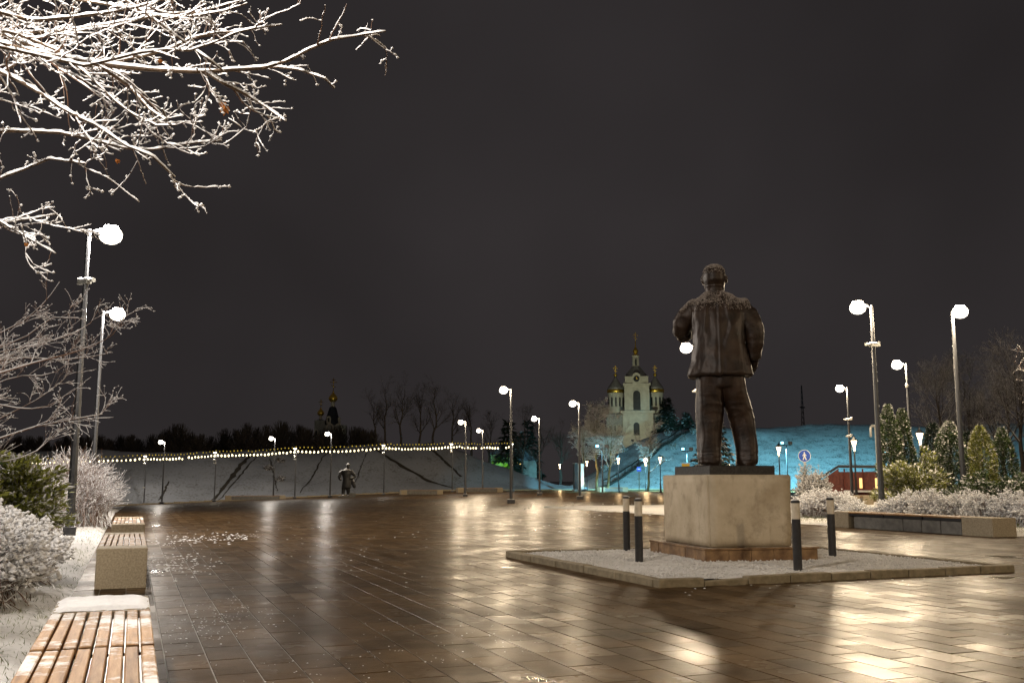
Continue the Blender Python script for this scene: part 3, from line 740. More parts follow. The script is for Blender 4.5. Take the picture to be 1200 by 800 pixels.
# ------------------------------------------------------------------ island, pedestal, statue
isl = empty('monument_island', (9.2, 13.6, 0)); tag(isl, 'low rectangular kerbed island of snowy gravel round the pedestal', 'island')
IX0, IX1, IY0, IY1 = 6.22, 12.22, 10.88, 16.28
KH, KW = 0.10, 0.16
r = np.random.default_rng(21)
def kerb_run(p, q, n, skip=(), drop={}):
    p = np.array(p, float); q = np.array(q, float); d = (q - p) / n; ang = math.atan2(d[1], d[0]); L = np.linalg.norm(d)
    for k in range(n):
        c = p + d * (k + .5); dz = r.normal(0, .004) + drop.get(k, 0); tl = r.normal(0, .006)
        MB().box((0, 0, 0), (L - .008, KW, KH + .12), bev=.012).build('kerb_stone', M['kerb'], isl, False, (c[0] - 9.2, c[1] - 13.6, KH / 2 - .06 + dz), (0, tl + drop.get(k, 0) * .6, ang + r.normal(0, .004)))
kerb_run((IX0, IY0 + KW / 2), (IX1, IY0 + KW / 2), 9, drop={1: -.045})
kerb_run((IX0, IY1 - KW / 2), (IX1, IY1 - KW / 2), 6)
kerb_run((IX0 + KW / 2, IY0 + KW), (IX0 + KW / 2, IY1 - KW), 5)
kerb_run((IX1 - KW / 2, IY0 + KW), (IX1 - KW / 2, IY1 - KW), 5)
def isz(X, Y):
    cx, cy = 9.3, 13.9; d = np.maximum(np.abs(X - cx) / 3, np.abs(Y - cy) / 2.8)
    n = np.array([[mnoise.fractal(Vector((float(a) * 2.2, float(b) * 2.2, 7.7)), 1, 2, 4) for a, b in zip(ra, rb)] for ra, rb in zip(X, Y)])
    return 0.062 + 0.05 * np.clip(1 - d, 0, 1) * 1.6 + 0.018 * n
v, f = grid_mesh(spread(IX0 + KW - .01, IX1 - KW + .01, 70), spread(IY0 + KW - .01, IY1 - KW + .01, 64), isz)
tag(MB().add(v - np.array([9.2, 13.6, 0]), f).build('gravel_bed', M['gravel'], isl, True), 'snow-dusted gravel')
r = np.random.default_rng(22); n = 9000; P = np.c_[r.uniform(IX0 + .2, IX1 - .2, n), r.uniform(IY0 + .2, IY1 - .2, n)]
Z = 0.062 + 0.08 * np.clip(1 - np.maximum(np.abs(P[:, 0] - 9.3) / 3, np.abs(P[:, 1] - 13.9) / 2.8), 0, 1)
mb = MB(); mb.blobs(np.c_[P - np.array([9.2, 13.6]), Z + .008], r.uniform(.006, .022, n), r, .7)
tag(mb.build('pebbles', M['gravel'], isl), kind='stuff')

TH = math.radians(-8); ea = np.array([math.cos(TH), math.sin(TH)]); eb = np.array([-math.sin(TH), math.cos(TH)])
PN = np.array([8.2, 12.9])
ped = empty('pedestal', (PN[0], PN[1], 0.0), TH); tag(ped, 'cream plastered pedestal on a brown stone plinth with a black top slab', 'pedestal')
PW, PL = 1.88, 2.26
# plinth of separate stones round a core
MB().box((PW / 2, PL / 2, 0.14), (PW - .10, PL - .10, 0.28)).build('plinth_core', M['concrete_dark'], ped)
r = np.random.default_rng(31)
def plinth_row(x0, y0, dx, dy, n, outward):
    for k in range(n):
        L = math.hypot(dx, dy) / n; c = ((k + .5) * dx / n + x0, (k + .5) * dy / n + y0)
        MB().box((0, 0, 0), (L - .006, .06, 0.30), bev=.006).build('plinth_stone', M['plinth'], ped, False, (c[0] + outward[0] * r.normal(.012, .004), c[1] + outward[1] * r.normal(.012, .004), 0.125), (0, 0, math.atan2(dy, dx)))
plinth_row(0, .03, PW, 0, 5, (0, -1)); plinth_row(.03, PL, 0, -PL, 6, (-1, 0)); plinth_row(PW - .03, 0, 0, PL, 6, (1, 0)); plinth_row(PW, PL - .03, -PW, 0, 5, (0, 1))
MB().box((PW / 2, PL / 2, 0.292), (PW + .05, PL + .05, 0.03), bev=.006).build('plinth_cap', M['plinth'], ped)
# plastered block, slightly uneven
BX0, BX1, BY0, BY1, BZ0, BZ1 = .115, 1.50, .10, 1.92, .300, 1.425
bm = bmesh.new(); bmesh.ops.create_cube(bm, size=1.0)
for v in bm.verts: v.co = (BX0 + (v.co.x + .5) * (BX1 - BX0), BY0 + (v.co.y + .5) * (BY1 - BY0), BZ0 + (v.co.z + .5) * (BZ1 - BZ0))
for v in bm.verts:
    if v.co.z > 1: v.co.x += (-.012 if v.co.x < .5 else .03); v.co.y += (-.01 if v.co.y < .5 else .01)
bmesh.ops.bevel(bm, geom=bm.edges[:], offset=.02, segments=2, affect='EDGES')
bmesh.ops.subdivide_edges(bm, edges=bm.edges[:], cuts=9, use_grid_fill=True)
for v in bm.verts: v.co += Vector((mnoise.noise(v.co * 3), mnoise.noise(v.co * 3 + Vector((9, 0, 0))), 0)) * .009
me = bpy.data.meshes.new('block'); bm.to_mesh(me); bm.free(); me.materials.append(M['plaster'])
for p_ in me.polygons: p_.use_smooth = True
child_of('block', me, ped)
MB().box(((BX0 + BX1) / 2 + .01, (BY0 + BY1) / 2 + .02, 1.415 + .075), (1.13, 1.42, .16), bev=.012).build('top_slab', M['slab'], ped)

def loft(mb, rings, seg=24, expo=2.4):
    """rings: (x, y, z, rx, ry[, tilt axis vector]) stacked from end to end, closed"""
    V = []
    C = [np.array(q[:3], float) for q in rings]
    for i, q in enumerate(rings):
        a = np.arange(seg) * 2 * math.pi / seg
        ca, sa = np.cos(a), np.sin(a); e = 2.0 / expo
        x = np.sign(ca) * np.abs(ca) ** e * q[3]; y = np.sign(sa) * np.abs(sa) ** e * q[4]
        if len(q) > 5 and q[5] is not None:
            T = np.array(q[5], float); T /= np.linalg.norm(T)
        else: T = np.array([0, 0, 1.])
        ref = np.array([0, 1., 0]) if abs(T[1]) < .9 else np.array([1., 0, 0])
        u = np.cross(ref, T); u /= np.linalg.norm(u); w = np.cross(T, u)
        V.append(C[i][None] + x[:, None] * u[None] + y[:, None] * w[None])
    n = len(rings); i = np.arange(seg); j = (i + 1) % seg; q = []
    for k in range(n - 1): q.append(np.stack([k * seg + i, k * seg + j, (k + 1) * seg + j, (k + 1) * seg + i], 1))
    mb.add(np.concatenate(V), np.concatenate(q), np.array([list(range(seg))[::-1]]), np.array([[(n - 1) * seg + t for t in range(seg)]]))
def limb(mb, pts, seg=18, expo=2.1):
    P = [np.array(p[:3], float) for p in pts]; T = np.gradient(np.array(P), axis=0)
    loft(mb, [(*P[i], pts[i][3], pts[i][4] if len(pts[i]) > 4 else pts[i][3], T[i]) for i in range(len(P))], seg, expo)
def remesh(mb, name, mat, vox, parent, smooth_it=4, disp=None):
    me = mb.mesh(name + '_raw', mat); o = bpy.data.objects.new(name + '_raw', me); COL.objects.link(o)
    m = o.modifiers.new('r', 'REMESH'); m.mode = 'VOXEL'; m.voxel_size = vox
    s = o.modifiers.new('s', 'SMOOTH'); s.factor = .5; s.iterations = smooth_it
    dg = bpy.context.evaluated_depsgraph_get(); ev = o.evaluated_get(dg)
    me2 = bpy.data.meshes.new_from_object(ev); me2.name = name
    bpy.data.objects.remove(o); bpy.data.meshes.remove(me)
    if disp is not None:
        n = len(me2.vertices); co = np.empty(n * 3, np.float32); me2.vertices.foreach_get('co', co); no = np.empty(n * 3, np.float32)
        me2.vertex_normals.foreach_get('vector', no) if hasattr(me2, 'vertex_normals') else me2.vertices.foreach_get('normal', no)
        co = co.reshape(-1, 3); no = no.reshape(-1, 3)
        co = co + no * disp(co, no)[:, None]; me2.vertices.foreach_set('co', co.astype(np.float32).ravel())
    me2.materials.clear(); me2.materials.append(mat)
    me2.polygons.foreach_set('use_smooth', np.ones(len(me2.polygons), bool)); me2.update()
    return child_of(name, me2, parent)

SCX = 1 / 70.0
def sx(px): return (px - 850) * SCX
def sz(py): return (549 - py) * SCX
sc_ = np.array([*(PN + ea * ((BX0 + BX1) / 2 + .02) + eb * ((BY0 + BY1) / 2 + .0)), 1.57])
view_az = math.atan2(sc_[0], sc_[1])
statue = empty('statue', sc_, -view_az + math.radians(4)); tag(statue, 'dark bronze statue of a standing man in jacket and trousers, back turned', 'statue')
# local axes: x to the viewer's right, y away from the viewer (the way he faces)
body = MB()
loft(body, [(sx(836), .10, .00, .155, .30), (sx(836), .08, .10, .16, .27), (sx(836), .02, .17, .14, .17)], 20, 2.3)      # left shoe
loft(body, [(sx(875), .14, .00, .15, .30), (sx(875), .11, .10, .15, .26), (sx(875), .05, .17, .13, .16)], 20, 2.3)
loft(body, [(sx(833.5), -.02, .05, .185, .21), (sx(833.5), .0, .2, .187, .205), (sx(834.5), .01, .55, .197, .21), (sx(835.5), .0, .9, .215, .225), (sx(837), -.02, 1.25, .232, .25), (sx(838), -.02, 1.6, .24, .28)], 22)
loft(body, [(sx(877), .04, .05, .175, .20), (sx(876.5), .05, .2, .178, .195), (sx(875), .08, .5, .195, .205), (sx(872), .08, .8, .215, .215), (sx(868), .05, 1.02, .225, .225), (sx(863), .0, 1.3, .22, .25), (sx(861), -.02, 1.6, .22, .27)], 22)
loft(body, [(sx(849), -.02, 1.30, .30, .26), (sx(849), -.02, 1.55, .40, .29), (sx(849), -.02, 1.8, .41, .29)], 24)
loft(body, [(sx(846), .03, 2.78, .19, .18), (sx(845.5), .05, 2.95, .165, .175), (sx(845.5), .07, 3.03, .165, .19)], 20)              # neck
loft(body, [(sx(845.5), .16, 2.97, .10, .12), (sx(845.5), .11, 3.03, .165, .20), (sx(845.5), .08, 3.14, .190, .235), (sx(845.5), .08, 3.25, .196, .245), (sx(845.5), .085, 3.34, .180, .225), (sx(845.5), .09, 3.405, .135, .17), (sx(845.5), .09, 3.44, .05, .07)], 22, 2.1)
for s in (-1, 1): loft(body, [(sx(845.5) + s * .198, .09, 3.115, .02, .025), (sx(845.5) + s * .208, .085, 3.17, .025, .05), (sx(845.5) + s * .205, .085, 3.225, .02, .04)], 10)
loft(body, [(sx(845.5), .335, 3.10, .035, .05), (sx(845.5), .31, 3.20, .025, .04)], 10)                                             # nose
limb(body, [(sx(889.5), .12, 1.86, .075, .085), (sx(888), .18, 1.74, .085, .06), (sx(886.5), .24, 1.66, .06, .05)])                       # right hand, curled forward
for k in range(4): limb(body, [(sx(889) - .06 + k * .038, .22, 1.70, .022), (sx(888) - .06 + k * .036, .30, 1.64, .02), (sx(886) - .05 + k * .034, .27, 1.58, .016)], 8)
limb(body, [(sx(884), .16, 1.80, .026), (sx(882), .25, 1.75, .022), (sx(883), .30, 1.70, .016)], 8)
limb(body, [(sx(818), .50, 2.34, .07), (sx(824), .54, 2.42, .075), (sx(829), .50, 2.48, .06)])                                            # left hand at the lapel
for k in range(4): limb(body, [(sx(828), .50 - k * .005, 2.44 + k * .04, .022), (sx(836), .47, 2.46 + k * .042, .02), (sx(840), .42, 2.46 + k * .04, .017)], 8)
limb(body, [(sx(824), .5, 2.47, .026), (sx(828), .46, 2.57, .022), (sx(832), .42, 2.62, .017)], 8)
def folds(co, no):
    out = np.zeros(len(co))
    for i, c in enumerate(co):
        f1 = mnoise.noise(Vector((c[0] * 5, c[1] * 5, c[2] * 1.1))); f2 = mnoise.noise(Vector((c[0] * 9, c[1] * 9, c[2] * 4 + 3)))
        k = 1.0 if c[2] < 2.7 else 0.15
        cr = (1 - abs(mnoise.noise(Vector((c[0] * 4.2 + c[2] * .5, c[1] * 4.2, c[2] * 1.5 + 5))) * 2.2)) if c[2] < 2.7 else 0
        kn = math.exp(-((c[2] - .95) / .22) ** 2) * (1 - abs(mnoise.noise(Vector((c[0] * 3, c[1] * 3, c[2] * 9 + 1))) * 2.2)) + math.exp(-((c[2] - .16) / .1) ** 2) * (1 - abs(mnoise.noise(Vector((c[0] * 3, c[1] * 3, c[2] * 16 + 1))) * 2.2))
        out[i] = k * (.020 * f1 + .008 * f2) + .014 * max(0, cr) * k + (.009 * max(0, kn) if c[2] < 1.5 else 0)
    return out
remesh(body, 'body', M['bronze'], .017, statue, 3, folds)
jac = MB()
loft(jac, [(sx(849), -.02, 1.49, .53, .37), (sx(849), -.03, 1.52, .53, .375), (sx(849), -.03, 1.75, .47, .35), (sx(848), -.03, 2.05, .425, .32), (sx(848), -.01, 2.35, .43, .315),
           (sx(848), .01, 2.56, .445, .31), (sx(848), .02, 2.70, .435, .275), (sx(848), .03, 2.80, .375, .24), (sx(847), .035, 2.88, .265, .205), (sx(846), .04, 2.93, .195, .185)], 30, 2.35)
limb(jac, [(sx(832), .02, 2.72, .13), (sx(821), .03, 2.66, .165), (sx(812), .07, 2.54, .165), (sx(807), .13, 2.42, .158), (sx(805), .22, 2.32, .148), (sx(808), .32, 2.28, .14), (sx(813), .40, 2.31, .125), (sx(818), .46, 2.34, .11)])
limb(jac, [(sx(864), .02, 2.73, .13), (sx(875), .03, 2.67, .165), (sx(882), .03, 2.52, .172), (sx(886.5), .02, 2.36, .165), (sx(889.5), .02, 2.20, .155), (sx(890), .04, 2.06, .146), (sx(889), .08, 1.92, .135), (sx(888), .11, 1.80, .128)])
def jfolds(co, no):
    out = np.zeros(len(co)); x0 = sx(848)
    for i, c in enumerate(co):
        f1 = mnoise.noise(Vector((c[0] * 6, c[1] * 6, c[2] * 1.0 + 8))); f2 = mnoise.noise(Vector((c[0] * 10, c[1] * 10, c[2] * 5)))
        o = .020 * f1 + .010 * f2
        cr = 1 - abs(mnoise.noise(Vector((c[0] * 4.5 - c[2] * .8, c[1] * 4.5, c[2] * 1.3 + 2))) * 2.2)
        sl = 1 - abs(mnoise.noise(Vector((c[0] * 3, c[1] * 3, c[2] * 6 + 4))) * 2.2)
        o += .014 * max(0, cr) + (.007 * max(0, sl) if abs(c[0] - x0) > .40 else 0)
        if c[1] < 0:
            o += .016 * math.exp(-((c[0] - x0) / .018) ** 2)                                         # back seam
            o += .020 * math.exp(-((c[0] - x0 - .12 - (2.75 - c[2]) * .16) / .03) ** 2) * max(0, min(1, (c[2] - 2.15) * 2.5)) # drag folds from the shoulder
            o += .014 * math.exp(-((c[0] - x0 + .2 + (2.6 - c[2]) * .1) / .03) ** 2) * max(0, min(1, (c[2] - 2.2) * 2.5))
        out[i] = o
    return out
remesh(jac, 'jacket', M['bronze'], .017, statue, 3, jfolds)
# snow lying on the crown of the head and the shoulders
r = np.random.default_rng(3); sn = []
for k in range(1500):
    a, q = r.uniform(0, 6.28), math.sqrt(r.random()) * .9; sn.append((sx(845.5) + .15 * q * math.cos(a), .085 + .19 * q * math.sin(a), 3.445 - .11 * q * q - .006))
for k in range(8000):
    x = r.uniform(-.62, .55); e = abs(x) / .47; zt = 2.93 - .20 * e ** 1.3 - .04
    sn.append((sx(847.5) + x, r.uniform(-.34, .12), zt))
sn = np.array(sn)
# drop the shoulder grains onto the jacket surface
jm = [c for c in statue.children if c.name.startswith('jacket')][0].data; bmh = [c for c in statue.children if c.name.startswith('body')][0].data
from mathutils.bvhtree import BVHTree
def bvh_of(me):
    return BVHTree.FromPolygons([v.co[:] for v in me.vertices], [p.vertices[:] for p in me.polygons])
bj, bb_ = bvh_of(jm), bvh_of(bmh); keep = []
for p in sn:
    best = None
    for B_ in (bj, bb_):
        h_ = B_.ray_cast(Vector((p[0], p[1], 3.6)), Vector((0, 0, -1)))
        if h_[0] is not None and (best is None or h_[0].z > best[0].z): best = h_
    if best is not None and best[1].z > .12 + .2 * r.random() and best[0].z > 2.60: keep.append(best[0][:])
keep = np.array(keep)
tag(MB().blobs(keep, r.uniform(.005, .013, len(keep)), r, .6).build('snow', M['frost'], statue), kind='stuff')

# ------------------------------------------------------------------ light bollards (unlit)
bo_body = MB().lathe([(.062, -.05), (.062, .74)], 20).mesh('body', M['bollard_dark'], False)
bo_dif = MB().lathe([(.060, .74), (.060, .965)], 20).mesh('diffuser', M['bollard_pale'], False)
bo_cap = MB().lathe([(.063, .965), (.063, .99), (.055, 1.0)], 20).mesh('cap', M['bollard_dark'], False)
bo_snow = MB().lathe([(.05, 1.0), (.04, 1.012), (0, 1.018)], 12).mesh('snow', M['snow_dull'], True)
for x, y, lab in ((7.35, 13.45, 'dark bollard with pale head standing close before another at the plain side of the pedestal'), (8.28, 15.6, 'dark bollard with pale head standing at the far kerb behind its neighbour'),
                  (8.85, 11.55, 'dark bollard with pale head on the gravel in front of the pedestal corner'), (10.75, 13.12, 'dark bollard with pale head between the pedestal and the long bench')):
    t = empty('bollard', (x, y, .05)); tag(t, lab, 'bollard', 'light bollards round the pedestal')
    for nm, me in (('body', bo_body), ('diffuser', bo_dif), ('cap', bo_cap), ('snow', bo_snow)): child_of(nm, me, t)

# ------------------------------------------------------------------ benches
SR = random.Random(4)
def slat_bench(x0, x1, y0, y1, label, blocks, sections, hgt=0.48, nsl=8, panels=None, snowcap=(), group=None):
    """blocks: [(ya,yb)] concrete blocks; sections: [(ya,yb)] slatted seats"""
    t = empty('bench', ((x0 + x1) / 2, y0, 0)); ox, oy = (x0 + x1) / 2, y0; tag(t, label, 'bench', group); w = x1 - x0
    for i, (a, b) in enumerate(blocks):
        MB().box((0, 0, 0), (w, b - a, hgt + .03), bev=.012).build('concrete_block', M['concrete'], t, False, (0, (a + b) / 2 - oy, (hgt + .03) / 2 - .028))
        if i in snowcap:
            r = np.random.default_rng(60 + i); nx, ny = 24, 26
            def zz(X, Y):
                e = np.minimum(np.minimum(X + w / 2, w / 2 - X), np.minimum(Y - a + oy, b - oy - Y))
                n = np.array([[mnoise.fractal(Vector((float(p) * 7, float(q) * 7, 2.2)), 1, 2, 4) for p, q in zip(ra, rb)] for ra, rb in zip(X, Y)])
                return hgt + .001 + np.clip(e - .015, -.02, .05) * .45 + .010 * n
            v, f = grid_mesh(spread(-w / 2 + .004, w / 2 - .004, nx), spread(a - oy + .004, b - oy - .004, ny), zz)
            MB().add(v, f).build('snow', M['snow'], t, True)
    sw = w / nsl
    for a, b in sections:
        me = MB().box((0, 0, 0), (sw - .012, b - a - .012, .04), bev=.006).mesh('slat', M['wood'])
        for k in range(nsl): child_of('slat', me, t, (-w / 2 + (k + .5) * sw + SR.gauss(0, .0012), (a + b) / 2 - oy + SR.gauss(0, .002), hgt - .02 + SR.gauss(0, .0012)), (SR.gauss(0, .0012), SR.gauss(0, .006), SR.gauss(0, .001)))
        MB().box((0, (a + b) / 2 - oy, hgt - .075), (w - .06, b - a - .03, .06)).build('frame', M['black_metal'], t)
    for a, b in (panels or []):
        MB().box((0, 0, 0), (w - .05, b - a - .015, hgt - .12), bev=.008).build('base_panel', M['concrete_dark'], t, False, (0, (a + b) / 2 - oy, (hgt - .12) / 2 - .0))
    return t
slat_bench(-.45, .16, 2.5, 7.87, 'slatted wooden bench patched with snow, its concrete end block fully capped with snow', [(7.11, 7.87)], [(2.6, 4.06), (4.12, 5.56), (5.62, 7.08)], .48, 8, [(2.7, 4.1), (4.1, 5.6), (5.6, 7.08)], snowcap=(0,))
slat_bench(-.37, .23, 13.29, 17.3, 'slatted bench with a tall bare concrete end block beside the snowy hedge', [(13.29, 13.86), (16.8, 17.3)], [(13.87, 15.3), (15.31, 16.79)], .49, 8, [(13.9, 15.3), (15.3, 16.8)])
slat_bench(-.33, .28, 20.5, 24.8, 'brown slatted bench seat in front of the wicker bush', [(20.5, 20.9), (24.3, 24.8)], [(20.91, 22.6), (22.61, 24.29)], .49, 8, [(20.9, 22.6), (22.6, 24.3)])
slat_bench(19.21, 19.98, 17.66, 23.3, 'long grey concrete bench with brown wooden top behind the island', [(17.66, 18.6), (22.7, 23.3)], [(18.61, 19.9), (19.91, 21.3), (21.31, 22.69)], .44, 8, [(18.62, 19.3), (19.3, 19.95), (19.95, 20.6), (20.6, 22.5)])
# low benches far off along the edge of the square
def far_bench(px, D, L, label, rz=0.0):
    b = on(px, D); t = empty('bench', b, rz); tag(t, label, 'bench', 'low benches at the edge of the square')
    for s in (-1, 1): MB().box((s * (L / 2 - .35), 0, .28), (.7, .75, .56), bev=.02).build('concrete_block', M['concrete'], t)
    MB().box((0, 0, .24), (L - 1.42, .66, .40)).build('base_panel', M['concrete_dark'], t)
    for k in range(5): MB().box((0, -.28 + k * .14, .50), (L - 1.43, .12, .06)).build('slat', M['wood'], t)
far_bench(494, 113, 5.0, 'low stone bench at the foot of the rampart, right of the far statue')
far_bench(562, 115, 5.6, 'low stone bench at the foot of the rampart near the two tall lamp posts')
far_bench(718, 118, 3.8, 'low bench under the frosted trees with one lit yellow end')
far_bench(1003, 52, 1.6, 'small bench with wooden top among the shrubs before the red kiosk')
far_bench(300, 117, 7.0, 'low stone bench at the foot of the rampart by the dark sledge track')

# ------------------------------------------------------------------ trees and shrubs
def resample(P, n):
    P = np.asarray(P, float); d = np.r_[0, np.cumsum(np.linalg.norm(np.diff(P, axis=0), axis=1))]
    t = np.linspace(0, d[-1], n); return np.stack([np.interp(t, d, P[:, k]) for k in range(3)], 1)
def shoots(P, R, m, len_rng, ang, rng, n=6, up=0.2, ratio=(0.35, 0.6), tmin=0.15, wob=0.18, tip=0.25, rmin=0.0015, droop=0.0):
    """m child shoots on random places of the parent paths"""
    B, k, _ = P.shape
    T = np.gradient(P, axis=1); seg = np.linalg.norm(np.diff(P, axis=1), axis=2).sum(1)
    pi = rng.choice(B, m, p=seg / seg.sum()); t = tmin + (1 - tmin) * rng.random(m) ** 0.85
    x = t * (k - 1); i = np.minimum(x.astype(int), k - 2); f = (x - i)[:, None]
    base = P[pi, i] * (1 - f) + P[pi, i + 1] * f; tan = T[pi, i]; tan /= np.linalg.norm(tan, axis=1, keepdims=True) + 1e-9
    rb = (R[pi, i] * (1 - f[:, 0]) + R[pi, i + 1] * f[:, 0])
    q = rng.normal(size=(m, 3)); q -= (q * tan).sum(1, keepdims=True) * tan; q /= np.linalg.norm(q, axis=1, keepdims=True) + 1e-9
    a = np.radians(rng.uniform(ang[0], ang[1], m))[:, None]
    d = tan * np.cos(a) + q * np.sin(a); d[:, 2] += up; d /= np.linalg.norm(d, axis=1, keepdims=True)
    L = rng.uniform(*len_rng, m) * (1.15 - 0.6 * t)
    out = np.zeros((m, n, 3)); out[:, 0] = base; cur = d
    for s in range(1, n):
        cur = cur + rng.normal(0, wob, (m, 3)); cur[:, 2] += up * 0.25 - droop; cur /= np.linalg.norm(cur, axis=1, keepdims=True)
        out[:, s] = out[:, s - 1] + cur * (L / (n - 1))[:, None]
    r0 = np.maximum(rb * rng.uniform(*ratio, m), rmin)
    rad = r0[:, None] * np.linspace(1, tip, n)[None]
    return out, np.maximum(rad, rmin * .7)

def bare_tree(name, base, height, spread_, seed, label, cat='tree', group=None, bark='bark_dark', snow=None, snow_thick=0.02, counts=(9, 60, 380, 900), trunk_r=None, up=0.35, k=4, snow_mat='snow_dull', kind=None, lens=None, crown_base=.3, lean=0.0):
    rng = np.random.default_rng(seed); base = np.asarray(base, float)
    tr = trunk_r or height * 0.018
    nT = 12; z = np.linspace(0, 1, nT); w = np.cumsum(rng.normal(0, .012 * height, (nT, 2)), 0); w[0] = 0
    P0 = np.c_[w[:, 0] + lean * z, w[:, 1], z * height * .92 - .15][None]; R0 = (tr * (1.15 - z * .98))[None]
    P1, R1 = shoots(P0, R0, counts[0], (spread_ * .55, spread_ * 1.0), (35, 65), rng, 10, up, (.45, .65), crown_base, .10)
    P2, R2 = shoots(P1, R1, counts[1], (spread_ * .25, spread_ * .5), (25, 60), rng, 7, up * .6, (.4, .65), .15, .14)
    P3, R3 = shoots(P2, R2, counts[2], (spread_ * .10, spread_ * .28), (25, 60), rng, 5, up * .4, (.4, .7), .1, .18, rmin=height * .0006)
    P4, R4 = shoots(P3, R3, counts[3], (spread_ * .05, spread_ * .15), (20, 60), rng, 4, up * .3, (.5, .8), .1, .2, rmin=height * .0005)
    tb = MB().tubes(P0, R0, 8); cr = MB()
    for P, R, kk in ((P1, R1, 5), (P2, R2, 4), (P3, R3, 3), (P4, R4, 3)): cr.tubes(P, R, kk, cap=False)
    sm = None
    if snow:
        sm = MB()
        for P, R in ((P1, R1), (P2, R2), (P3, R3), (P4, R4)): sm.snow(P, R, snow_thick, rng)
    t = empty(name, base); tag(t, label, cat, group, kind)
    tb.build('trunk', M[bark], t, True); cr.build('crown', M[bark], t)
    if sm: sm.build('snow', M[snow_mat], t)
    return t

# --- the snowy tree whose boughs hang into the view
rng = np.random.default_rng(11)
cb = empty('bough_tree', (-4.6, 6.2, 0.05)); tag(cb, 'bare tree with thick fresh snow on boughs reaching over the lamp posts', 'tree')
cb0 = np.array([-4.6, 6.2, 0.05])
trunk = np.array([[0, 0, -.1], [.03, .05, 1.2], [.1, .0, 2.4], [.1, .1, 3.6], [.2, .1, 4.8], [.25, .2, 6.0], [.2, .2, 7.4]])
MB().tubes(resample(trunk, 14)[None], np.linspace(.20, .05, 14)[None], 10).build('trunk', M['bark'], cb, True)
LIMBS = [  # photo points (x, y), depth, base height on the trunk, base radius
    ([(0, 52), (60, 66), (115, 75), (153, 80), (230, 85), (287, 81), (326, 79), (345, 67), (383, 48), (420, 42), (452, 37)], 6.6, 3.9, .034),
    ([(-20, 32), (8, 44), (57, 61), (103, 82), (140, 72), (192, 61), (234, 40), (280, 37), (330, 29)], 7.2, 4.0, .030),
    ([(-20, 72), (0, 84), (38, 103), (77, 130), (115, 148), (153, 174), (175, 180), (205, 208)], 6.4, 3.6, .026),
    ([(-30, 160), (0, 153), (77, 156), (146, 174), (184, 176), (220, 168), (260, 165)], 7.0, 3.2, .024),
    ([(-30, 225), (0, 209), (38, 195), (57, 186), (100, 192)], 6.5, 3.0, .018),
    ([(-30, 240), (0, 260), (30, 277), (65, 297)], 7.2, 2.8, .017),
    ([(-30, 268), (0, 262), (40, 256), (66, 251)], 6.9, 2.8, .014),
    ([(20, 40), (70, 60), (103, 88), (130, 115), (161, 138), (184, 148), (207, 147)], 6.9, 4.0, .020),
    ([(60, -60), (110, -25), (146, 0), (172, 17), (222, 54), (249, 73), (262, 84)], 6.3, 4.8, .024),
    ([(-20, 40), (60, 38), (120, 30), (184, 19), (230, 15), (268, 6), (305, -8)], 7.4, 4.3, .024),
    ([(-20, 10), (40, 25), (90, 20), (150, 12), (210, -6)], 6.2, 4.4, .024),
    ([(-20, 100), (40, 62), (90, 35), (150, 30), (200, 2)], 7.6, 3.8, .020),
    ([(100, 78), (180, 58), (230, 60), (272, 40), (300, 33)], 6.1, 4.0, .016),
    ([(-20, -20), (60, -5), (140, 8), (200, 22), (255, 16), (290, 4)], 7.0, 4.6, .020),
    ([(240, 84), (262, 98), (290, 112), (315, 128), (335, 142)], 6.6, None, .011),
    ([(120, 80), (150, 100), (175, 128), (196, 142), (190, 128)], 6.4, None, .010),
    ([(318, 78), (350, 82), (380, 92), (392, 104)], 6.6, None, .007),
]
PL_, RL_ = [], []
for pts, D, bz, rb in LIMBS:
    dd = D + rng.normal(0, .1) + np.cumsum(rng.normal(0, .10, len(pts)))
    Q = [at(x, y, d) for (x, y), d in zip(pts, dd)]
    n0 = 16
    if bz is not None:
        tp = np.array([np.interp(bz, trunk[:, 2], trunk[:, 0]), np.interp(bz, trunk[:, 2], trunk[:, 1]), bz]) + cb0
        Q = [tp, tp * .5 + Q[0] * .5 + np.array([0, 0, .12])] + Q
    P = resample(np.array(Q), n0 * 2) - cb0; PL_.append(P); RL_.append(np.linspace(rb * (1.35 if bz else 1.1), .0048, n0 * 2))
PL_, RL_ = np.array(PL_), np.array(RL_)
P2, R2 = shoots(PL_, RL_, 190, (.30, .95), (25, 60), rng, 9, .10, (.35, .65), .25, .13, rmin=.003)
P3, R3 = shoots(np.concatenate([P2, P2]), np.concatenate([R2, R2]), 800, (.10, .42), (25, 65), rng, 6, .05, (.4, .7), .08, .20, rmin=.0022)
P3b, R3b = shoots(PL_, RL_, 300, (.06, .30), (35, 85), rng, 6, .0, (.2, .4), .2, .22, rmin=.0022)
P4, R4 = shoots(np.concatenate([P3, P3b]), np.concatenate([R3, R3b]), 1500, (.04, .16), (30, 75), rng, 4, .05, (.5, .8), .1, .25, rmin=.0018)
lim = MB().tubes(PL_, RL_, 8); lim.build('limbs', M['bark'], cb, True)
tw = MB()
for P, R, k in ((P2, R2, 5), (P3, R3, 4), (P3b, R3b, 4), (P4, R4, 3)): tw.tubes(P, R, k)
tw.build('twigs', M['bark_red'], cb)
sn = MB()
def fine(P, R, n): 
    Q = np.array([resample(p, n) for p in P]); t = np.linspace(0, 1, n); to = np.linspace(0, 1, R.shape[1]); return Q, np.array([np.interp(t, to, q) for q in R])
Q, q = fine(PL_, RL_, 130); sn.snow(Q, q, .024, rng, .05, .85)
Q, q = fine(P2, R2, 26); sn.snow(Q, q, .020, rng, .08, .85)
Q, q = fine(P3, R3, 14); sn.snow(Q, q, .019, rng, .12)
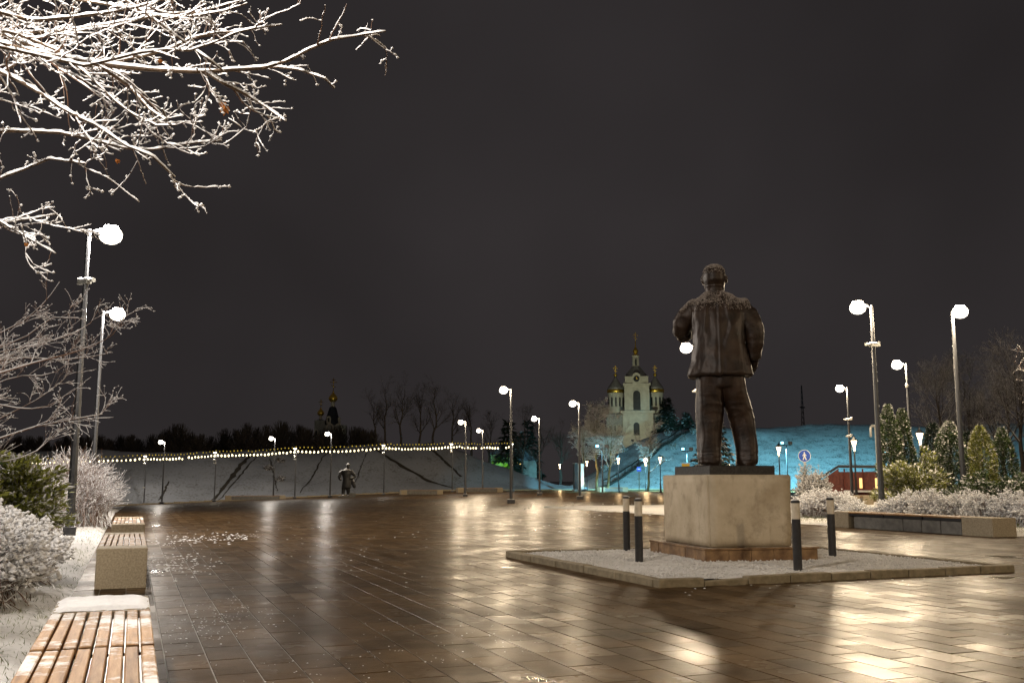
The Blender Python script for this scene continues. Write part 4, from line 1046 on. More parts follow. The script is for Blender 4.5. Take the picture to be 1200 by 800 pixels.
Q, q = fine(P3b, R3b, 12); sn.snow(Q, q, .019, rng, .12)
Q, q = fine(P4, R4, 7); sn.snow(Q, q, .018, rng, .15)
tips = np.concatenate([P3[:, -1], P4[:, -1], P4[:, 2], P3b[:, -1], P3b[:, 3]]); sn.blobs(tips + np.array([0, 0, .006]), rng.uniform(.004, .016, len(tips)), rng, .85)
sn.build('snow', M['snow'], cb, True)
for (x, y, s) in ((264, 125, .07), (138, 187, .035), (188, 70, .035), (31, 285, .03), (262, 120, .05)):
    p = at(x, y, 6.55) - cb0; mb = MB()
    for k in range(5):
        a = -1.2 + k * .6; mb.leaves(p[None], np.array([[math.sin(a), .3, -math.cos(a) * .9]]), np.array([[.3, -1, .2]]), s * (1 - .18 * abs(k - 2)), s * .5, .25)
    mb.build('dry_leaf', M['dead_leaf'], cb)

# --- thin reddish tree behind it
def side_tree(name, base, limbs, seed, label, n2, n3, n4, th, snow_mat='snow', bark='bark_red', l2=(.4, 1.1), l3=(.15, .5), l4=(.06, .2), trunk_h=5.5, trunk_r=.12, sn_gap=.25):
    rng = np.random.default_rng(seed); base = np.array(base, float); t = empty(name, base); tag(t, label, 'tree')
    tr = np.array([[0, 0, -.1], [.05, 0, trunk_h * .3], [.0, .1, trunk_h * .6], [.1, .05, trunk_h]])
    MB().tubes(resample(tr, 10)[None], np.linspace(trunk_r, trunk_r * .25, 10)[None], 8).build('trunk', M['bark'], t, True)
    PP, RR = [], []
    for pts, D, bz, rb in limbs:
        Q = [at(x, y, D + rng.normal(0, .2)) for x, y in pts]
        tp = np.array([np.interp(bz, tr[:, 2], tr[:, 0]), np.interp(bz, tr[:, 2], tr[:, 1]), bz]) + base
        PP.append(resample(np.array([tp] + Q), 20) - base); RR.append(np.linspace(rb, .004, 20))
    PP, RR = np.array(PP), np.array(RR)
    A2, B2 = shoots(PP, RR, n2, l2, (20, 50), rng, 8, .12, (.4, .7), .2, .12, rmin=.004)
    A3, B3 = shoots(A2, B2, n3, l3, (20, 55), rng, 6, .12, (.5, .8), .05, .16, rmin=.003)
    A4, B4 = shoots(A3, B3, n4, l4, (20, 60), rng, 4, .1, (.6, .9), .05, .2, rmin=.0028)
    mb = MB()
    for P, R, k in ((PP, RR, 6), (A2, B2, 4), (A3, B3, 3), (A4, B4, 3)): mb.tubes(P, R, k, cap=False)
    mb.build('crown', M[bark], t)
    s = MB()
    for P, R in ((PP, RR), (A2, B2), (A3, B3), (A4, B4)): s.snow(P, R, th, rng, sn_gap)
    tips = np.concatenate([A3[:, -1], A4[:, -1]]); s.blobs(tips, rng.uniform(.006, .018, len(tips)), rng, .8)
    s.build('snow', M[snow_mat], t)
side_tree('bare_tree', (-5.2, 17.0, 0.05), [
    ([(-20, 520), (40, 500), (90, 490), (120, 485)], 16, 1.2, .03), ([(-20, 470), (30, 480), (60, 475), (88, 455)], 17, 1.6, .028),
    ([(-10, 440), (40, 425), (90, 412), (120, 400), (138, 388), (146, 360)], 16, 2.2, .030), ([(-20, 425), (30, 418), (70, 422), (120, 416), (130, 412)], 17, 2.0, .022),
    ([(-10, 410), (30, 395), (60, 372), (92, 372)], 16.5, 2.4, .022), ([(-20, 455), (20, 440), (60, 440), (80, 425)], 18, 1.9, .02),
    ([(-20, 545), (20, 538), (50, 525), (70, 500)], 16, 1.0, .02), ([(-20, 500), (40, 470), (70, 450), (85, 432)], 18, 1.5, .02),
    ([(-10, 395), (30, 375), (55, 352), (70, 330)], 17, 2.8, .018), ([(60, 400), (100, 385), (112, 372), (118, 350)], 16.6, 2.4, .012)], 21,
    'bare tree with thin reddish snow-edged branches behind the lamp post with a box', 150, 800, 1400, .013, l2=(.3, .8))

# --- bushes
def twig_bush(name, c, rx, ry, h, n, seed, label, group=None, bark='bark_red', snow_mat='snow', lumps=3.0, lump=.016, th=.012, stiff=0.15, cat='bush', twigs=2.5, flop=.6, sprigs=None, rad=.0035):
    rng = np.random.default_rng(seed); c = np.asarray(c, float)
    b = np.c_[rng.normal(0, rx * .28, n), rng.normal(0, ry * .28, n), np.full(n, -.03)]
    a = rng.uniform(0, 2 * math.pi, n); q = np.sqrt(rng.random(n))
    tip = np.c_[np.cos(a) * rx * q, np.sin(a) * ry * q, h * np.sqrt(np.maximum(.05, 1 - .8 * q * q)) * rng.uniform(.6, 1.08, n)]
    s = np.linspace(0, 1, 8)[None, :, None]
    mid = b * .6 + tip * .4; mid[:, 2] = tip[:, 2] * (.75 + .25 * flop * rng.random(n))
    P = b[:, None] * (1 - s) ** 2 + mid[:, None] * 2 * s * (1 - s) + tip[:, None] * s ** 2
    P[:, 1:] += rng.normal(0, .018 * h, (n, 7, 3))
    R = np.broadcast_to(np.linspace(rad * 1.5, rad * .6, 8), (n, 8))
    A, B = shoots(P, R, int(n * twigs), (.10 * h, .35 * h), (20, 60), rng, 5, stiff, (.6, .9), .25, .16, rmin=rad * .6)
    t = empty(name, c); tag(t, label, cat, group)
    mb = MB().tubes(P, R, 3, cap=False).tubes(A, B, 3, cap=False)
    if sprigs:
        S, Q = shoots(P, R, sprigs[0], sprigs[1], (0, 35), rng, 6, .25, (.7, .9), .5, .06, rmin=rad * .7); mb.tubes(S, Q, 3, cap=False)
    mb.build('stems', M[bark], t)
    sm = MB().snow(P, R, th, rng, .3); sm.snow(A, B, th, rng, .25)
    if sprigs: sm.snow(S, Q, th, rng, .2)
    pts = np.concatenate([A[:, -1], A[:, 3], A[:, 2], P[:, -1], P[:, -2]]); m = int(n * lumps); pts = pts[rng.permutation(len(pts))[:m]]
    sm.blobs(pts, rng.uniform(.5, 1.4, len(pts)) * lump, rng, .75)
    sm.build('snow', M[snow_mat], t, True)
    return t
HG = 'snow-covered spirea bushes'
for i, (x, y, rx, ry, h, n) in enumerate(((-1.62, 11.4, .95, 1.05, .92, 950), (-2.5, 13.0, 1.0, 1.1, 1.05, 800), (-1.55, 13.6, .9, 1.0, .85, 700), (-2.6, 10.6, 1.0, 1.0, 1.0, 600), (-2.0, 15.2, 1.0, 1.0, .95, 500))):
    twig_bush('spirea_bush', (x, y, .06), rx, ry, h, n, 70 + i, 'low arching bush smothered in white snow beside the benches', HG + ' beside the benches', lumps=9.0, lump=.034, th=.026, twigs=4.0)
twig_bush('wicker_bush', at(88, 563, 27.5) * np.array([1, 1, 0]) + np.array([0, 0, .05]), 1.45, 1.3, 2.05, 1100, 90, 'big rounded bush of reddish wands frosted with snow behind the lamp posts', None, lumps=.8, lump=.015, th=.005, twigs=2.2, sprigs=(70, (.5, 1.2)), rad=.005)
twig_bush('wicker_bush', at(38, 563, 24.5) * np.array([1, 1, 0]) + np.array([0, 0, .05]), 1.1, 1.1, 1.75, 600, 91, 'dark reddish bush squeezed between the green juniper and the wicker bush', None, lumps=.7, lump=.014, th=.005, twigs=2.2, rad=.005)

def conifer_sprays(mb, snow, C, out, rng, L, Wd, snow_frac, upw=.5, flat=.5):
    n = len(C); D = out + rng.normal(0, .35, (n, 3)); D[:, 2] += upw
    N = rng.normal(0, flat, (n, 3)) + np.array([0, 0, 1.0])
    ll = rng.uniform(.6, 1.3, n) * L; mb.leaves(C, D, N, ll, rng.uniform(.7, 1.2, n) * Wd, .25)
    k = rng.random(n) < snow_frac
    if snow is not None and k.any():
        Dn = D[k] / np.linalg.norm(D[k], axis=1, keepdims=True)
        snow.leaves(C[k] + Dn * (ll[k] * .25)[:, None] + np.array([0, 0, .012]), D[k] * np.array([1, 1, .7]), N[k], ll[k] * .85, Wd * .95, .2)
def thuja(px, D, top_y, wpx, label, seed, mat='conifer', n=5200, snow=.28, base_y=None, group='columnar thujas behind the long bench', round_=.75):
    n = int(n * 2.0); D = D + 3.5
    rng = np.random.default_rng(seed); b = on(px, D); b[2] += .05; h = H + (563 - top_y) * D / 1141 - b[2]; w = wpx * 1.22 * D / 1141 / 2
    u = rng.random(n) ** .85; a = rng.uniform(0, 2 * math.pi, n)
    prof_ = np.clip(np.minimum(1, (u + .10) * 5), 0, 1) * np.clip(1 - np.maximum(0, (u - .35) / .66) ** 2.2, .01, 1) ** round_
    bum = np.array([mnoise.noise(Vector((math.cos(q) * 1.6, math.sin(q) * 1.6, z * h * 1.1 + seed))) for q, z in zip(a, u)])
    q = w * prof_ * (1 + .62 * bum) * (1 - .35 * rng.random(n) ** 2.2)
    out = np.c_[np.cos(a), np.sin(a), np.zeros(n)]; C = out * q[:, None]; C[:, 2] = u * h * .97
    t = empty('thuja', b); tag(t, label, 'thuja', group)
    f, s = MB(), MB(); conifer_sprays(f, s, C, out, rng, .105, .055, snow, .75)
    MB().lathe([(.09, -.1), (.05, h * .8)], 6).build('trunk', M['bark_dark'], t)
    f.build('foliage', M[mat], t); s.build('snow', M['snow_dull'], t)
TJ = 'columnar thujas behind the long bench'
thuja(1045, 34, 471, 21, 'tall twin-topped thuja column behind the slim pale post', 1, n=5200)
thuja(1061, 35, 476, 20, 'tall thuja column standing shoulder to shoulder with its twin', 2, n=4800)
thuja(1097, 36, 494, 26, 'dark thuja column beside the lantern', 3, 'spruce', 4200, .08)
thuja(1116, 33, 492, 30, 'ragged snow-tufted thuja with a pointed top', 4, n=5200, snow=.42, round_=.8)
thuja(1137, 38, 504, 16, 'thin dark thuja hidden behind a lamp post', 5, 'spruce', 2500, .1)
thuja(1152, 35, 497, 25, 'yellow-green thuja column with a round top, next to the open snowy slope', 6, 'conifer_yellow', 4600, .22)
thuja(1178, 36, 499, 22, 'separate round-topped thuja column at the end of the row', 7, 'conifer', 4200, .24)
def juniper(c, rx, ry, h, n, seed, label, mat='conifer', snow=.3, group='spreading junipers', L=.125, name='juniper'):
    rng = np.random.default_rng(seed); c = np.asarray(c, float)
    nb = 46; a = rng.uniform(0, 2 * math.pi, nb); q = np.sqrt(rng.random(nb)); bx = np.cos(a) * rx * q; by = np.sin(a) * ry * q
    bz = h * np.sqrt(np.maximum(.03, 1 - q * q * .9)) * rng.uniform(.55, 1.05, nb)
    i = rng.integers(0, nb, n); s = rng.random(n) ** .5
    C = np.c_[bx[i] * s, by[i] * s, bz[i] * (1 - (1 - s) ** 2) * .98] + rng.normal(0, .075, (n, 3)) * np.array([1, 1, .55]); C[:, 2] = np.maximum(C[:, 2], .0)
    out = np.c_[bx[i], by[i], bz[i] * .25]; out /= np.linalg.norm(out, axis=1, keepdims=True) + 1e-6
    t = empty(name, c); tag(t, label, 'juniper', group); f, sm = MB(), MB(); conifer_sprays(f, sm, C, out, rng, L, L * .42, snow, .25)
    st_ = MB(); P = np.stack([np.zeros((nb, 3)), np.c_[bx * .4, by * .4, bz * .7], np.c_[bx * .95, by * .95, bz * .95]], 1); st_.tubes(P, np.broadcast_to(np.array([.02, .014, .005]), (nb, 3)), 4)
    st_.build('branches', M['bark_dark'], t); f.build('foliage', M[mat], t); sm.build('snow', M['snow_dull'], t)
def gp(px, D, dz=.05):
    p = on(px, D); p[2] += dz; return p
juniper(gp(1068, 34), 1.5, 1.2, 1.9, 9000, 11, 'bushy yellow-green juniper mound in front of the twin thujas', 'conifer_yellow', .45)
juniper(gp(1100, 32), 1.0, .9, 1.15, 6000, 12, 'dark green juniper mound in front of the dark thuja', 'conifer', .25)
juniper(gp(1050, 36), .9, .9, 2.3, 6000, 13, 'upright yellowish conifer bush under the twin thujas', 'conifer_yellow', .4)
juniper(gp(1084, 35.5), .85, .8, 2.5, 6000, 14, 'upright snow-tufted conifer bush under the lantern', 'conifer_yellow', .45)
juniper(gp(1135, 31), 1.45, 1.1, 1.15, 7000, 15, 'low juniper with layered snowy fans below the ragged thuja', 'conifer', .4)
juniper(gp(1172, 30.5), 1.7, 1.3, 1.3, 8000, 16, 'broad low juniper with layered snowy fans below the last thujas', 'conifer', .38)
juniper(gp(1205, 31), 1.5, 1.2, 1.55, 7000, 17, 'broad dark juniper at the end of the shrub border', 'conifer', .3)
juniper(gp(1150, 34), 1.0, .9, 1.5, 5000, 18, 'small rounded juniper at the foot of the yellow-green thuja', 'conifer', .3)
juniper((-1.85, 18.7, .05), .95, 1.2, 1.85, 8000, 19, 'yellow-green conifer bush dusted with snow behind the snowy hedge', 'conifer_yellow', .42, None, .13)
juniper((-2.5, 17.2, .05), .8, 1.0, 1.95, 5000, 20, 'taller yellow-green conifer bush at the foot of the fir', 'conifer_yellow', .3, None, .14)
SB = 'snow-frosted shrubs behind the long bench'
k = 0
for px, D, rx, h, n in ((946, 35, .8, .8, 300), (962, 34, .9, .95, 340), (980, 34, .9, .9, 320), (1000, 33, .7, .6, 240), (1043, 31.5, .8, .7, 280), (1066, 31, .8, .9, 340), (1090, 30, .85, .95, 340), (1112, 29.5, .8, .8, 300), (1132, 29.5, .8, .95, 340), (1150, 28.5, .75, .9, 320), (1190, 28, .85, 1.0, 340), (1215, 27, .8, 1.0, 300)):
    k += 1; twig_bush('frosted_shrub', gp(px, D), rx, rx * .8, h, n, 130 + k, 'low twiggy shrub frosted with snow in the border behind the long bench', SB, lumps=7.0, lump=.030, th=.022, twigs=3.2, rad=.004, snow_mat='snow')
# three pale broom-like shrubs on the lit snow by the sign
for i, (px, h) in enumerate(((943, 1.9), (950, 1.6), (962, 1.75))):
    twig_bush('broom_shrub', gp(px, 50 - i), .55, .5, h, 70, 160 + i, 'small leaning shrub with a snowy tuft on top, near the round blue sign', 'tufted shrubs by the sign', lumps=9, lump=.05, th=.02, twigs=3.5, rad=.012, flop=1.0, snow_mat='snow_dull', bark='bark_mossy')

def spruce(name, b, h, rad, seed, label, n_wh=16, mat='spruce', snow=.25, L=.22, per=26, droop=.25, nb=9, group=None, snow_mat='snow_dull'):
    rng = np.random.default_rng(seed); t = empty(name, b); tag(t, label, 'spruce', group)
    MB().lathe([(h * .018, -.2), (h * .004, h)], 7).build('trunk', M['bark_dark'], t)
    f, s, br = MB(), MB(), MB(); PP = []; CC, OO = [], []
    for wv in range(n_wh):
        u = (wv + .5) / n_wh; z = h * (.06 + .92 * u); Lb = rad * (1 - u) ** .85 + .05 * rad
        for q in range(nb):
            a = rng.uniform(0, 6.28); l = Lb * rng.uniform(.75, 1.1); d = np.array([math.cos(a), math.sin(a), 0])
            ss = np.linspace(0, 1, 5)[:, None]; P = d[None] * l * ss; P[:, 2] = z + l * (.10 * ss[:, 0] - droop * ss[:, 0] ** 2 * 1.2) + .05 * l * ss[:, 0] ** 4
            PP.append(P)
            m = max(6, int(per * l / rad * 1.6)); k = rng.random(m) ** .6; C = np.stack([np.interp(k, ss[:, 0], P[:, j]) for j in range(3)], 1)
            side_ = np.array([-d[1], d[0], 0]); w_ = rng.normal(0, 1, m) * .16 * l * (1 - k * .6)
            C += side_[None] * w_[:, None]; C[:, 2] -= np.abs(w_) * .25
            CC.append(C); OO.append(d[None] + side_[None] * np.sign(w_)[:, None] * .6 + np.zeros((m, 3)))
    br.tubes(np.array(PP), np.broadcast_to(np.linspace(h * .004, h * .001, 5), (len(PP), 5)), 3)
    conifer_sprays(f, s, np.concatenate(CC), np.concatenate(OO), rng, L, L * .42, snow, -.12, .35)
    br.build('branches', M['bark_dark'], t); f.build('foliage', M[mat], t); s.build('snow', M[snow_mat], t)
spruce('fir_tree', (-3.3, 16.6, .05), 4.4, 1.75, 5, 'green fir with snow-laden boughs behind the snowy hedge', 13, 'conifer', .5, .16, 70, .2, 9, None, 'snow')
spruce('spruce_tree', gp(838, 88, 0), 8.0, 2.7, 6, 'dark spruce lit by a small lamp, seen between the legs of the statue', 16, 'spruce', .2, .5, 22, .25, 9)
spruce('spruce_tree', np.array([*at(783, 563, 195)[:2], 9.5]), 8.6, 3.1, 7, 'dark spruce on the rampart beside the belfry', 16, 'spruce', .1, .9, 20, .25, 9)
spruce('spruce_tree', np.array([*at(806, 563, 200)[:2], 9.6]), 6.0, 2.8, 8, 'smaller dark spruce on the rampart right of the taller one', 12, 'spruce', .1, .9, 20, .25, 8)
for i, (px, D, h) in enumerate(((596, 185, 13), (618, 215, 15))):
    spruce('spruce_tree', on(px, D), h, h * .26, 20 + i, 'tall dark spruce in the unlit gap between the ramparts', 14, 'spruce', .03, 1.3, 16, .3, 9, 'dark spruces in the gap')

# trees on the square's far side
bare_tree('frosted_tree', on(712, 128), 9.6, 4.6, 31, 'frosted bare tree lit bluish, its trunk closest to the low bench', group='frosted trees by the gate', bark='bark_mossy', snow=True, snow_thick=.05, counts=(16, 130, 900, 1900), trunk_r=.16)
bare_tree('frosted_tree', on(699, 132), 10.4, 4.8, 32, 'tall frosted bare tree in the middle of the group by the gate', group='frosted trees by the gate', bark='bark_mossy', snow=True, snow_thick=.05, counts=(16, 130, 900, 1900), trunk_r=.18)
bare_tree('frosted_tree', on(683, 138), 9.0, 4.4, 33, 'frosted bare tree right behind the white gate pillar', group='frosted trees by the gate', bark='bark_mossy', snow=True, snow_thick=.04, counts=(14, 120, 800, 1700), trunk_r=.16)
bare_tree('round_tree', on(757.5, 122), 7.6, 3.5, 34, 'single round-crowned bare tree with a mossy trunk in front of the blue slope', bark='bark_mossy', snow=True, snow_thick=.05, counts=(16, 110, 700, 1300), trunk_r=.15)
# bare trees on and behind the long rampart
GB = 'dark bare trees on the rampart'
for i, (px, D, h, s_) in enumerate(((437, 165, 9.5, 4.5), (452, 160, 11, 4.6), (470, 162, 12, 5.2), (490, 166, 11.5, 5), (508, 162, 12, 5), (528, 168, 10, 4.6), (552, 172, 10, 4.2))):
    b = on(px, D); b[2] = 5.6
    bare_tree('bare_tree', b, h, s_, 50 + i, 'dark leafless tree standing on the high end of the rampart', group=GB, counts=(11, 70, 420, 700), trunk_r=.2)
for i, (px, D, h, s_) in enumerate(((575, 178, 13, 5), (612, 175, 14, 5.5), (633, 178, 12, 5), (655, 170, 11, 4.6))):
    bare_tree('bare_tree', on(px, D), h, s_, 65 + i, 'dark leafless tree in the unlit gap between the two ramparts', group='dark bare trees in the gap', counts=(12, 90, 520, 900), trunk_r=.22)
for i, (px, D, h, s_) in enumerate(((1105, 88, 10.5, 5.2), (1140, 92, 12, 6), (1175, 86, 11, 5.5), (1205, 80, 12, 6))):
    bare_tree('bare_tree', on(px, D), h, s_, 80 + i, ['tall leafless tree with a net of twigs behind the lantern and the ragged thuja', 'tallest leafless tree with a net of twigs behind the lamp post among the thujas', 'leafless tree with a net of twigs behind the yellow-green thuja', 'leafless tree with a net of twigs behind the last thuja and the reddish branches'][i], group='leafless trees behind the thujas', bark='bark_dark', snow=True, snow_thick=.006, counts=(14, 120, 900, 1800), trunk_r=.2)
side_tree('bare_tree', (33.5, 23.0, 0.05), [([(1215, 440), (1200, 432), (1188, 424)], 33, 4.4, .03), ([(1215, 470), (1195, 462), (1186, 458)], 33, 3.6, .02), ([(1230, 420), (1205, 410), (1194, 430)], 33, 4.6, .02), ([(1225, 490), (1200, 500)], 33, 3, .02)], 97,
          'reddish bare branches at the end of the thuja row', 20, 60, 90, .01, 'snow_dull', trunk_h=6.5)
# far wood behind the long rampart: one dark mass
def wood():
    rng = np.random.default_rng(77); mb = MB()
    for px in np.arange(-60, 440, 9):
        D = rng.uniform(172, 200); b = at(px + rng.uniform(-5, 5), 563, D); b[2] = 3.0
        top = np.interp(px, [-60, 180, 205, 240, 300, 360, 440], [514, 512, 497, 508, 494, 500, 498]) + rng.uniform(-5, 6)
        h = H + (563 - top) * D / 1141 - b[2]; h = max(h, 4); w = h * .42
        n = 300; u = rng.random(n); a = rng.uniform(0, 6.28, n); q = w * np.sin(np.pi * np.clip(u * .8 + .15, 0, 1)) * np.sqrt(rng.random(n))
        tip = np.c_[np.cos(a) * q, np.sin(a) * q, h * (.25 + .75 * u)]
        st_ = np.c_[tip[:, 0] * .35, tip[:, 1] * .35, tip[:, 2] - h * rng.uniform(.12, .3, n)]
        P = np.stack([st_, (st_ + tip) / 2 + rng.normal(0, .15, (n, 3)), tip], 1) + b
        mb.tubes(P, np.broadcast_to(np.array([.07, .05, .025]), (n, 3)), 3, cap=False)
        mb.tubes(np.array([[b, b + [0, 0, h * .8]]]).reshape(1, 2, 3), np.array([[.2, .05]]), 5)
    tag(mb.build('far_wood', M['bark_dark']), 'dark leafless wood along the skyline behind the long rampart', 'wood', kind='stuff')
wood()
# dark shrubs on the slope
for i, (px, t_) in enumerate(((316, .55), (327, .34), (334, .72))):
    p = on_bank(VL, col_at(px), t_, 0)
    twig_bush('slope_shrub', p, .9, .7, .8, 80, 180 + i, 'dark scrubby shrub on the rampart slope beside a lamp post', 'dark shrubs on the slope', bark='bark_dark', lumps=.2, lump=.04, th=.0, twigs=3, rad=.02)
for i, px in enumerate((708, 760, 790)):
    for j in range(3):
        p = on_bank(VR, colr(px + 12 * j), .62 + .12 * j, 0)
        twig_bush('slope_shrub', p, 1.0, .9, 1.2, 70, 200 + i * 5 + j, 'dark scrubby shrub on the blue slope beside the stairway', 'dark shrubs along the stairway', bark='bark_dark', lumps=.2, lump=.05, th=.0, twigs=3, rad=.025)

# ------------------------------------------------------------------ churches
def onion(r, z0, h):
    return [(r * .55, z0), (r * .60, z0 + h * .04), (r * .92, z0 + h * .18), (r, z0 + h * .32), (r * .9, z0 + h * .46), (r * .58, z0 + h * .64), (r * .26, z0 + h * .80), (r * .10, z0 + h * .92), (r * .05, z0 + h)]
def cross(mb, x, y, z, h, w=.14):
    mb.box((x, y, z + h / 2), (w, w, h)); mb.box((x, y, z + h * .68), (h * .5, w, w)); mb.box((x, y, z + h * .85), (h * .26, w, w)); mb.box((x, y, z + h * .40), (h * .34, w, w), rot=Matrix.Rotation(.4, 3, 'Y'))
    mb.lathe([(.02, z - .1), (w * 2, z), (.02, z + .25)], 8, (x, y, 0))
def arch_panel(w, h, d):
    pts = [(-w / 2, 0), (w / 2, 0), (w / 2, h - w / 2)] + [(w / 2 * math.cos(a), h - w / 2 + w / 2 * math.sin(a)) for a in spread(0, math.pi, 9)[1:-1]] + [(-w / 2, h - w / 2)]
    n = len(pts); p = np.array(pts); v = np.concatenate([np.c_[p[:, 0], np.full(n, -d / 2), p[:, 1]], np.c_[p[:, 0], np.full(n, d / 2), p[:, 1]]])
    q = np.array([[i, (i + 1) % n, n + (i + 1) % n, n + i] for i in range(n)]); return v, q, np.array([list(range(n))]), np.array([list(range(n, 2 * n))[::-1]])
def arch_ring(w, h, t, d):
    def cv(w, h): return [(w / 2, 0), (w / 2, h - w / 2)] + [(w / 2 * math.cos(a), h - w / 2 + w / 2 * math.sin(a)) for a in spread(0, math.pi, 11)[1:-1]] + [(-w / 2, h - w / 2), (-w / 2, 0)]
    a, b = np.array(cv(w, h)), np.array(cv(w + 2 * t, h + t)); n = len(a)
    v = np.concatenate([np.c_[a[:, 0], np.full(n, -d), a[:, 1]], np.c_[b[:, 0], np.full(n, -d), b[:, 1]], np.c_[a[:, 0], np.zeros(n), a[:, 1]], np.c_[b[:, 0], np.zeros(n), b[:, 1]]])
    q = []
    for i in range(n - 1): q += [[i, i + 1, n + i + 1, n + i], [n + i, n + i + 1, 3 * n + i + 1, 3 * n + i], [i, 2 * n + i, 2 * n + i + 1, i + 1]]
    return v, np.array(q)
CD = 250.0; ppm = CD / 1141.0
def zc(y): return H + (563 - y) * ppm
c0 = at(748, 563, CD); c0[2] = 8.5
cath = empty('cathedral', c0, -math.radians(27)); tag(cath, 'white belfry and cathedral with gilded domes rising above the rampart', 'church')
def cx(px): return (px - 748) * ppm
def cz(y): return zc(y) - c0[2]
def winged(w, h, x, z, y, parent, name='window', ring=.25):
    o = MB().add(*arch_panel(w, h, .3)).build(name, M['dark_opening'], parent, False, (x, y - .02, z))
    MB().add(*arch_ring(w, h, ring, .32)).build('surround', M['white_wall'], o)
    return o
bw = 30 * ppm; bd = bw
def tier(x0, x1, z0, z1, dep, name, mat, yoff=0.0):
    w = x1 - x0; return MB().box(((x0 + x1) / 2, dep / 2 + yoff, (z0 + z1) / 2), (w, dep, z1 - z0)).build(name, mat, cath)
tier(cx(731), cx(767), -3.0, cz(484), 8.0, 'lower_tier', M['white_wall'], -.4)
tier(cx(729), cx(769), cz(484), cz(481), 8.6, 'cornice', M['white_wall'], -.7)
tier(cx(733.5), cx(763), cz(481), cz(451), bd, 'bell_tier', M['white_wall'], 0)
tier(cx(732), cx(764.5), cz(451), cz(448.5), bd + .7, 'cornice', M['white_wall'], -.35)
tier(cx(734.5), cx(762), cz(448.5), cz(440), bd - .5, 'clock_tier', M['white_wall'], .2)
for px in (735.2, 761.3): MB().box((cx(px), -.12, (cz(481) + cz(451)) / 2), (.7, .3, cz(451) - cz(481))).build('pilaster', M['white_wall'], cath)
winged(8.6 * ppm, 23 * ppm, cx(748), cz(480.2), -.02, cath, 'bell_opening')
winged(7.0 * ppm, 15 * ppm, cx(747), cz(510), -.42, cath, 'window')
# pediment over the lower tier
v = np.array([[cx(738), -.75, cz(487)], [cx(758), -.75, cz(487)], [cx(748), -.75, cz(481.5)], [cx(738), -.38, cz(487)], [cx(758), -.38, cz(487)], [cx(748), -.38, cz(481.5)]])
MB().add(v, np.array([[0, 1, 2], [5, 4, 3]]), np.array([[0, 3, 4, 1], [1, 4, 5, 2], [2, 5, 3, 0]])).build('pediment', M['white_wall'], cath)
# clock gable
g_ = MB().add(*arch_panel(9.6 * ppm, 13 * ppm, .5)).build('clock_gable', M['white_wall'], cath, False, (cx(748), -.2, cz(449)))
cl = MB().lathe([(3.6 * ppm, -.1), (3.6 * ppm, .1)], 24).build('clock_face', M['dark_opening'], g_, False, (0, -.33, 5.6 * ppm), (math.pi / 2, 0, 0))
MB().box((0, -.46, 6.4 * ppm), (.12, .04, 3.0 * ppm)).build('clock_hand', M['gold'], g_); MB().box((.9 * ppm, -.46, 5.6 * ppm), (2.2 * ppm, .04, .12)).build('clock_hand', M['gold'], g_)
# curved roof, lantern and spire
MB().lathe([(15.0 * ppm, cz(440)), (13.4 * ppm, cz(437)), (9 * ppm, cz(432)), (5.2 * ppm, cz(427))], 8, (0, bd / 2, 0), ph=math.pi / 8).build('roof', M['roof_grey'], cath, False)
MB().lathe([(4.2 * ppm, cz(428)), (4.0 * ppm, cz(415)), (4.6 * ppm, cz(414.5)), (4.6 * ppm, cz(413.5))], 8, (0, bd / 2, 0), ph=math.pi / 8).build('lantern_drum', M['white_wall'], cath)
winged(2.4 * ppm, 8 * ppm, 0, cz(426), bd / 2 - 4.0 * ppm, cath, 'lantern_window', .1)
mb = MB().lathe([(4.4 * ppm, cz(413.5)), (3.0 * ppm, cz(412)), (1.8 * ppm, cz(411)), (3.1 * ppm, cz(409)), (3.2 * ppm, cz(407.6)), (2.0 * ppm, cz(405.5)), (.7 * ppm, cz(403)), (.35 * ppm, cz(396))], 12, (0, bd / 2, 0)); cross(mb, 0, bd / 2, cz(397), 2.6, .12)
mb.build('spire', M['gold'], cath, False)
# two drums with gilded helmets
for px in (723.5, 771.5):
    R_ = 9.5 * ppm; yy = bd / 2 + 3.5
    d_ = MB().lathe([(R_, -2), (R_, cz(459)), (R_ * 1.08, cz(458.5)), (R_ * 1.08, cz(457.5))], 20, (cx(px), yy, 0)).build('dome_drum', M['white_wall'], cath, False)
    for k in range(7):
        a = math.radians(-150 + k * 30 - 0); w_ = MB().add(*arch_panel(1.9 * ppm, 11 * ppm, .2)).build('drum_window', M['dark_opening'], d_, False, (cx(px) + R_ * math.cos(a), yy + R_ * math.sin(a), cz(474)), (0, 0, a + math.pi / 2))
    g2 = MB().lathe([(R_ * 1.02, cz(457.6)), (R_ * 1.10, cz(456.5)), (R_ * 1.10, cz(453.6)), (R_ * .95, cz(452.5))], 20, (cx(px), yy, 0)).build('gilded_band', M['gold'], cath, True)
    MB().lathe([(R_ * 1.12, cz(453.2)), (R_ * .95, cz(450)), (R_ * .55, cz(444.5)), (R_ * .22, cz(439.5)), (R_ * .10, cz(437))], 20, (cx(px), yy, 0)).build('dome', M['roof_grey'], cath, True)
    mb = MB().lathe([(.3, cz(437)), (.55, cz(435)), (.2, cz(433.5))], 10, (cx(px), yy, 0)); cross(mb, cx(px), yy, cz(434.5), 2.4, .14); mb.build('cross', M['gold'], cath)
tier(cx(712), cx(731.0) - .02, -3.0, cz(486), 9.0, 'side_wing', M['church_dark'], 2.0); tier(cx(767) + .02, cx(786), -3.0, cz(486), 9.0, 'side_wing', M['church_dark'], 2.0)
tier(cx(711), cx(731.0) - .03, cz(486), cz(485), 9.6, 'wing_roof', M['roof_grey'], 1.7); tier(cx(767) + .03, cx(787), cz(486), cz(485), 9.6, 'wing_roof', M['roof_grey'], 1.7)
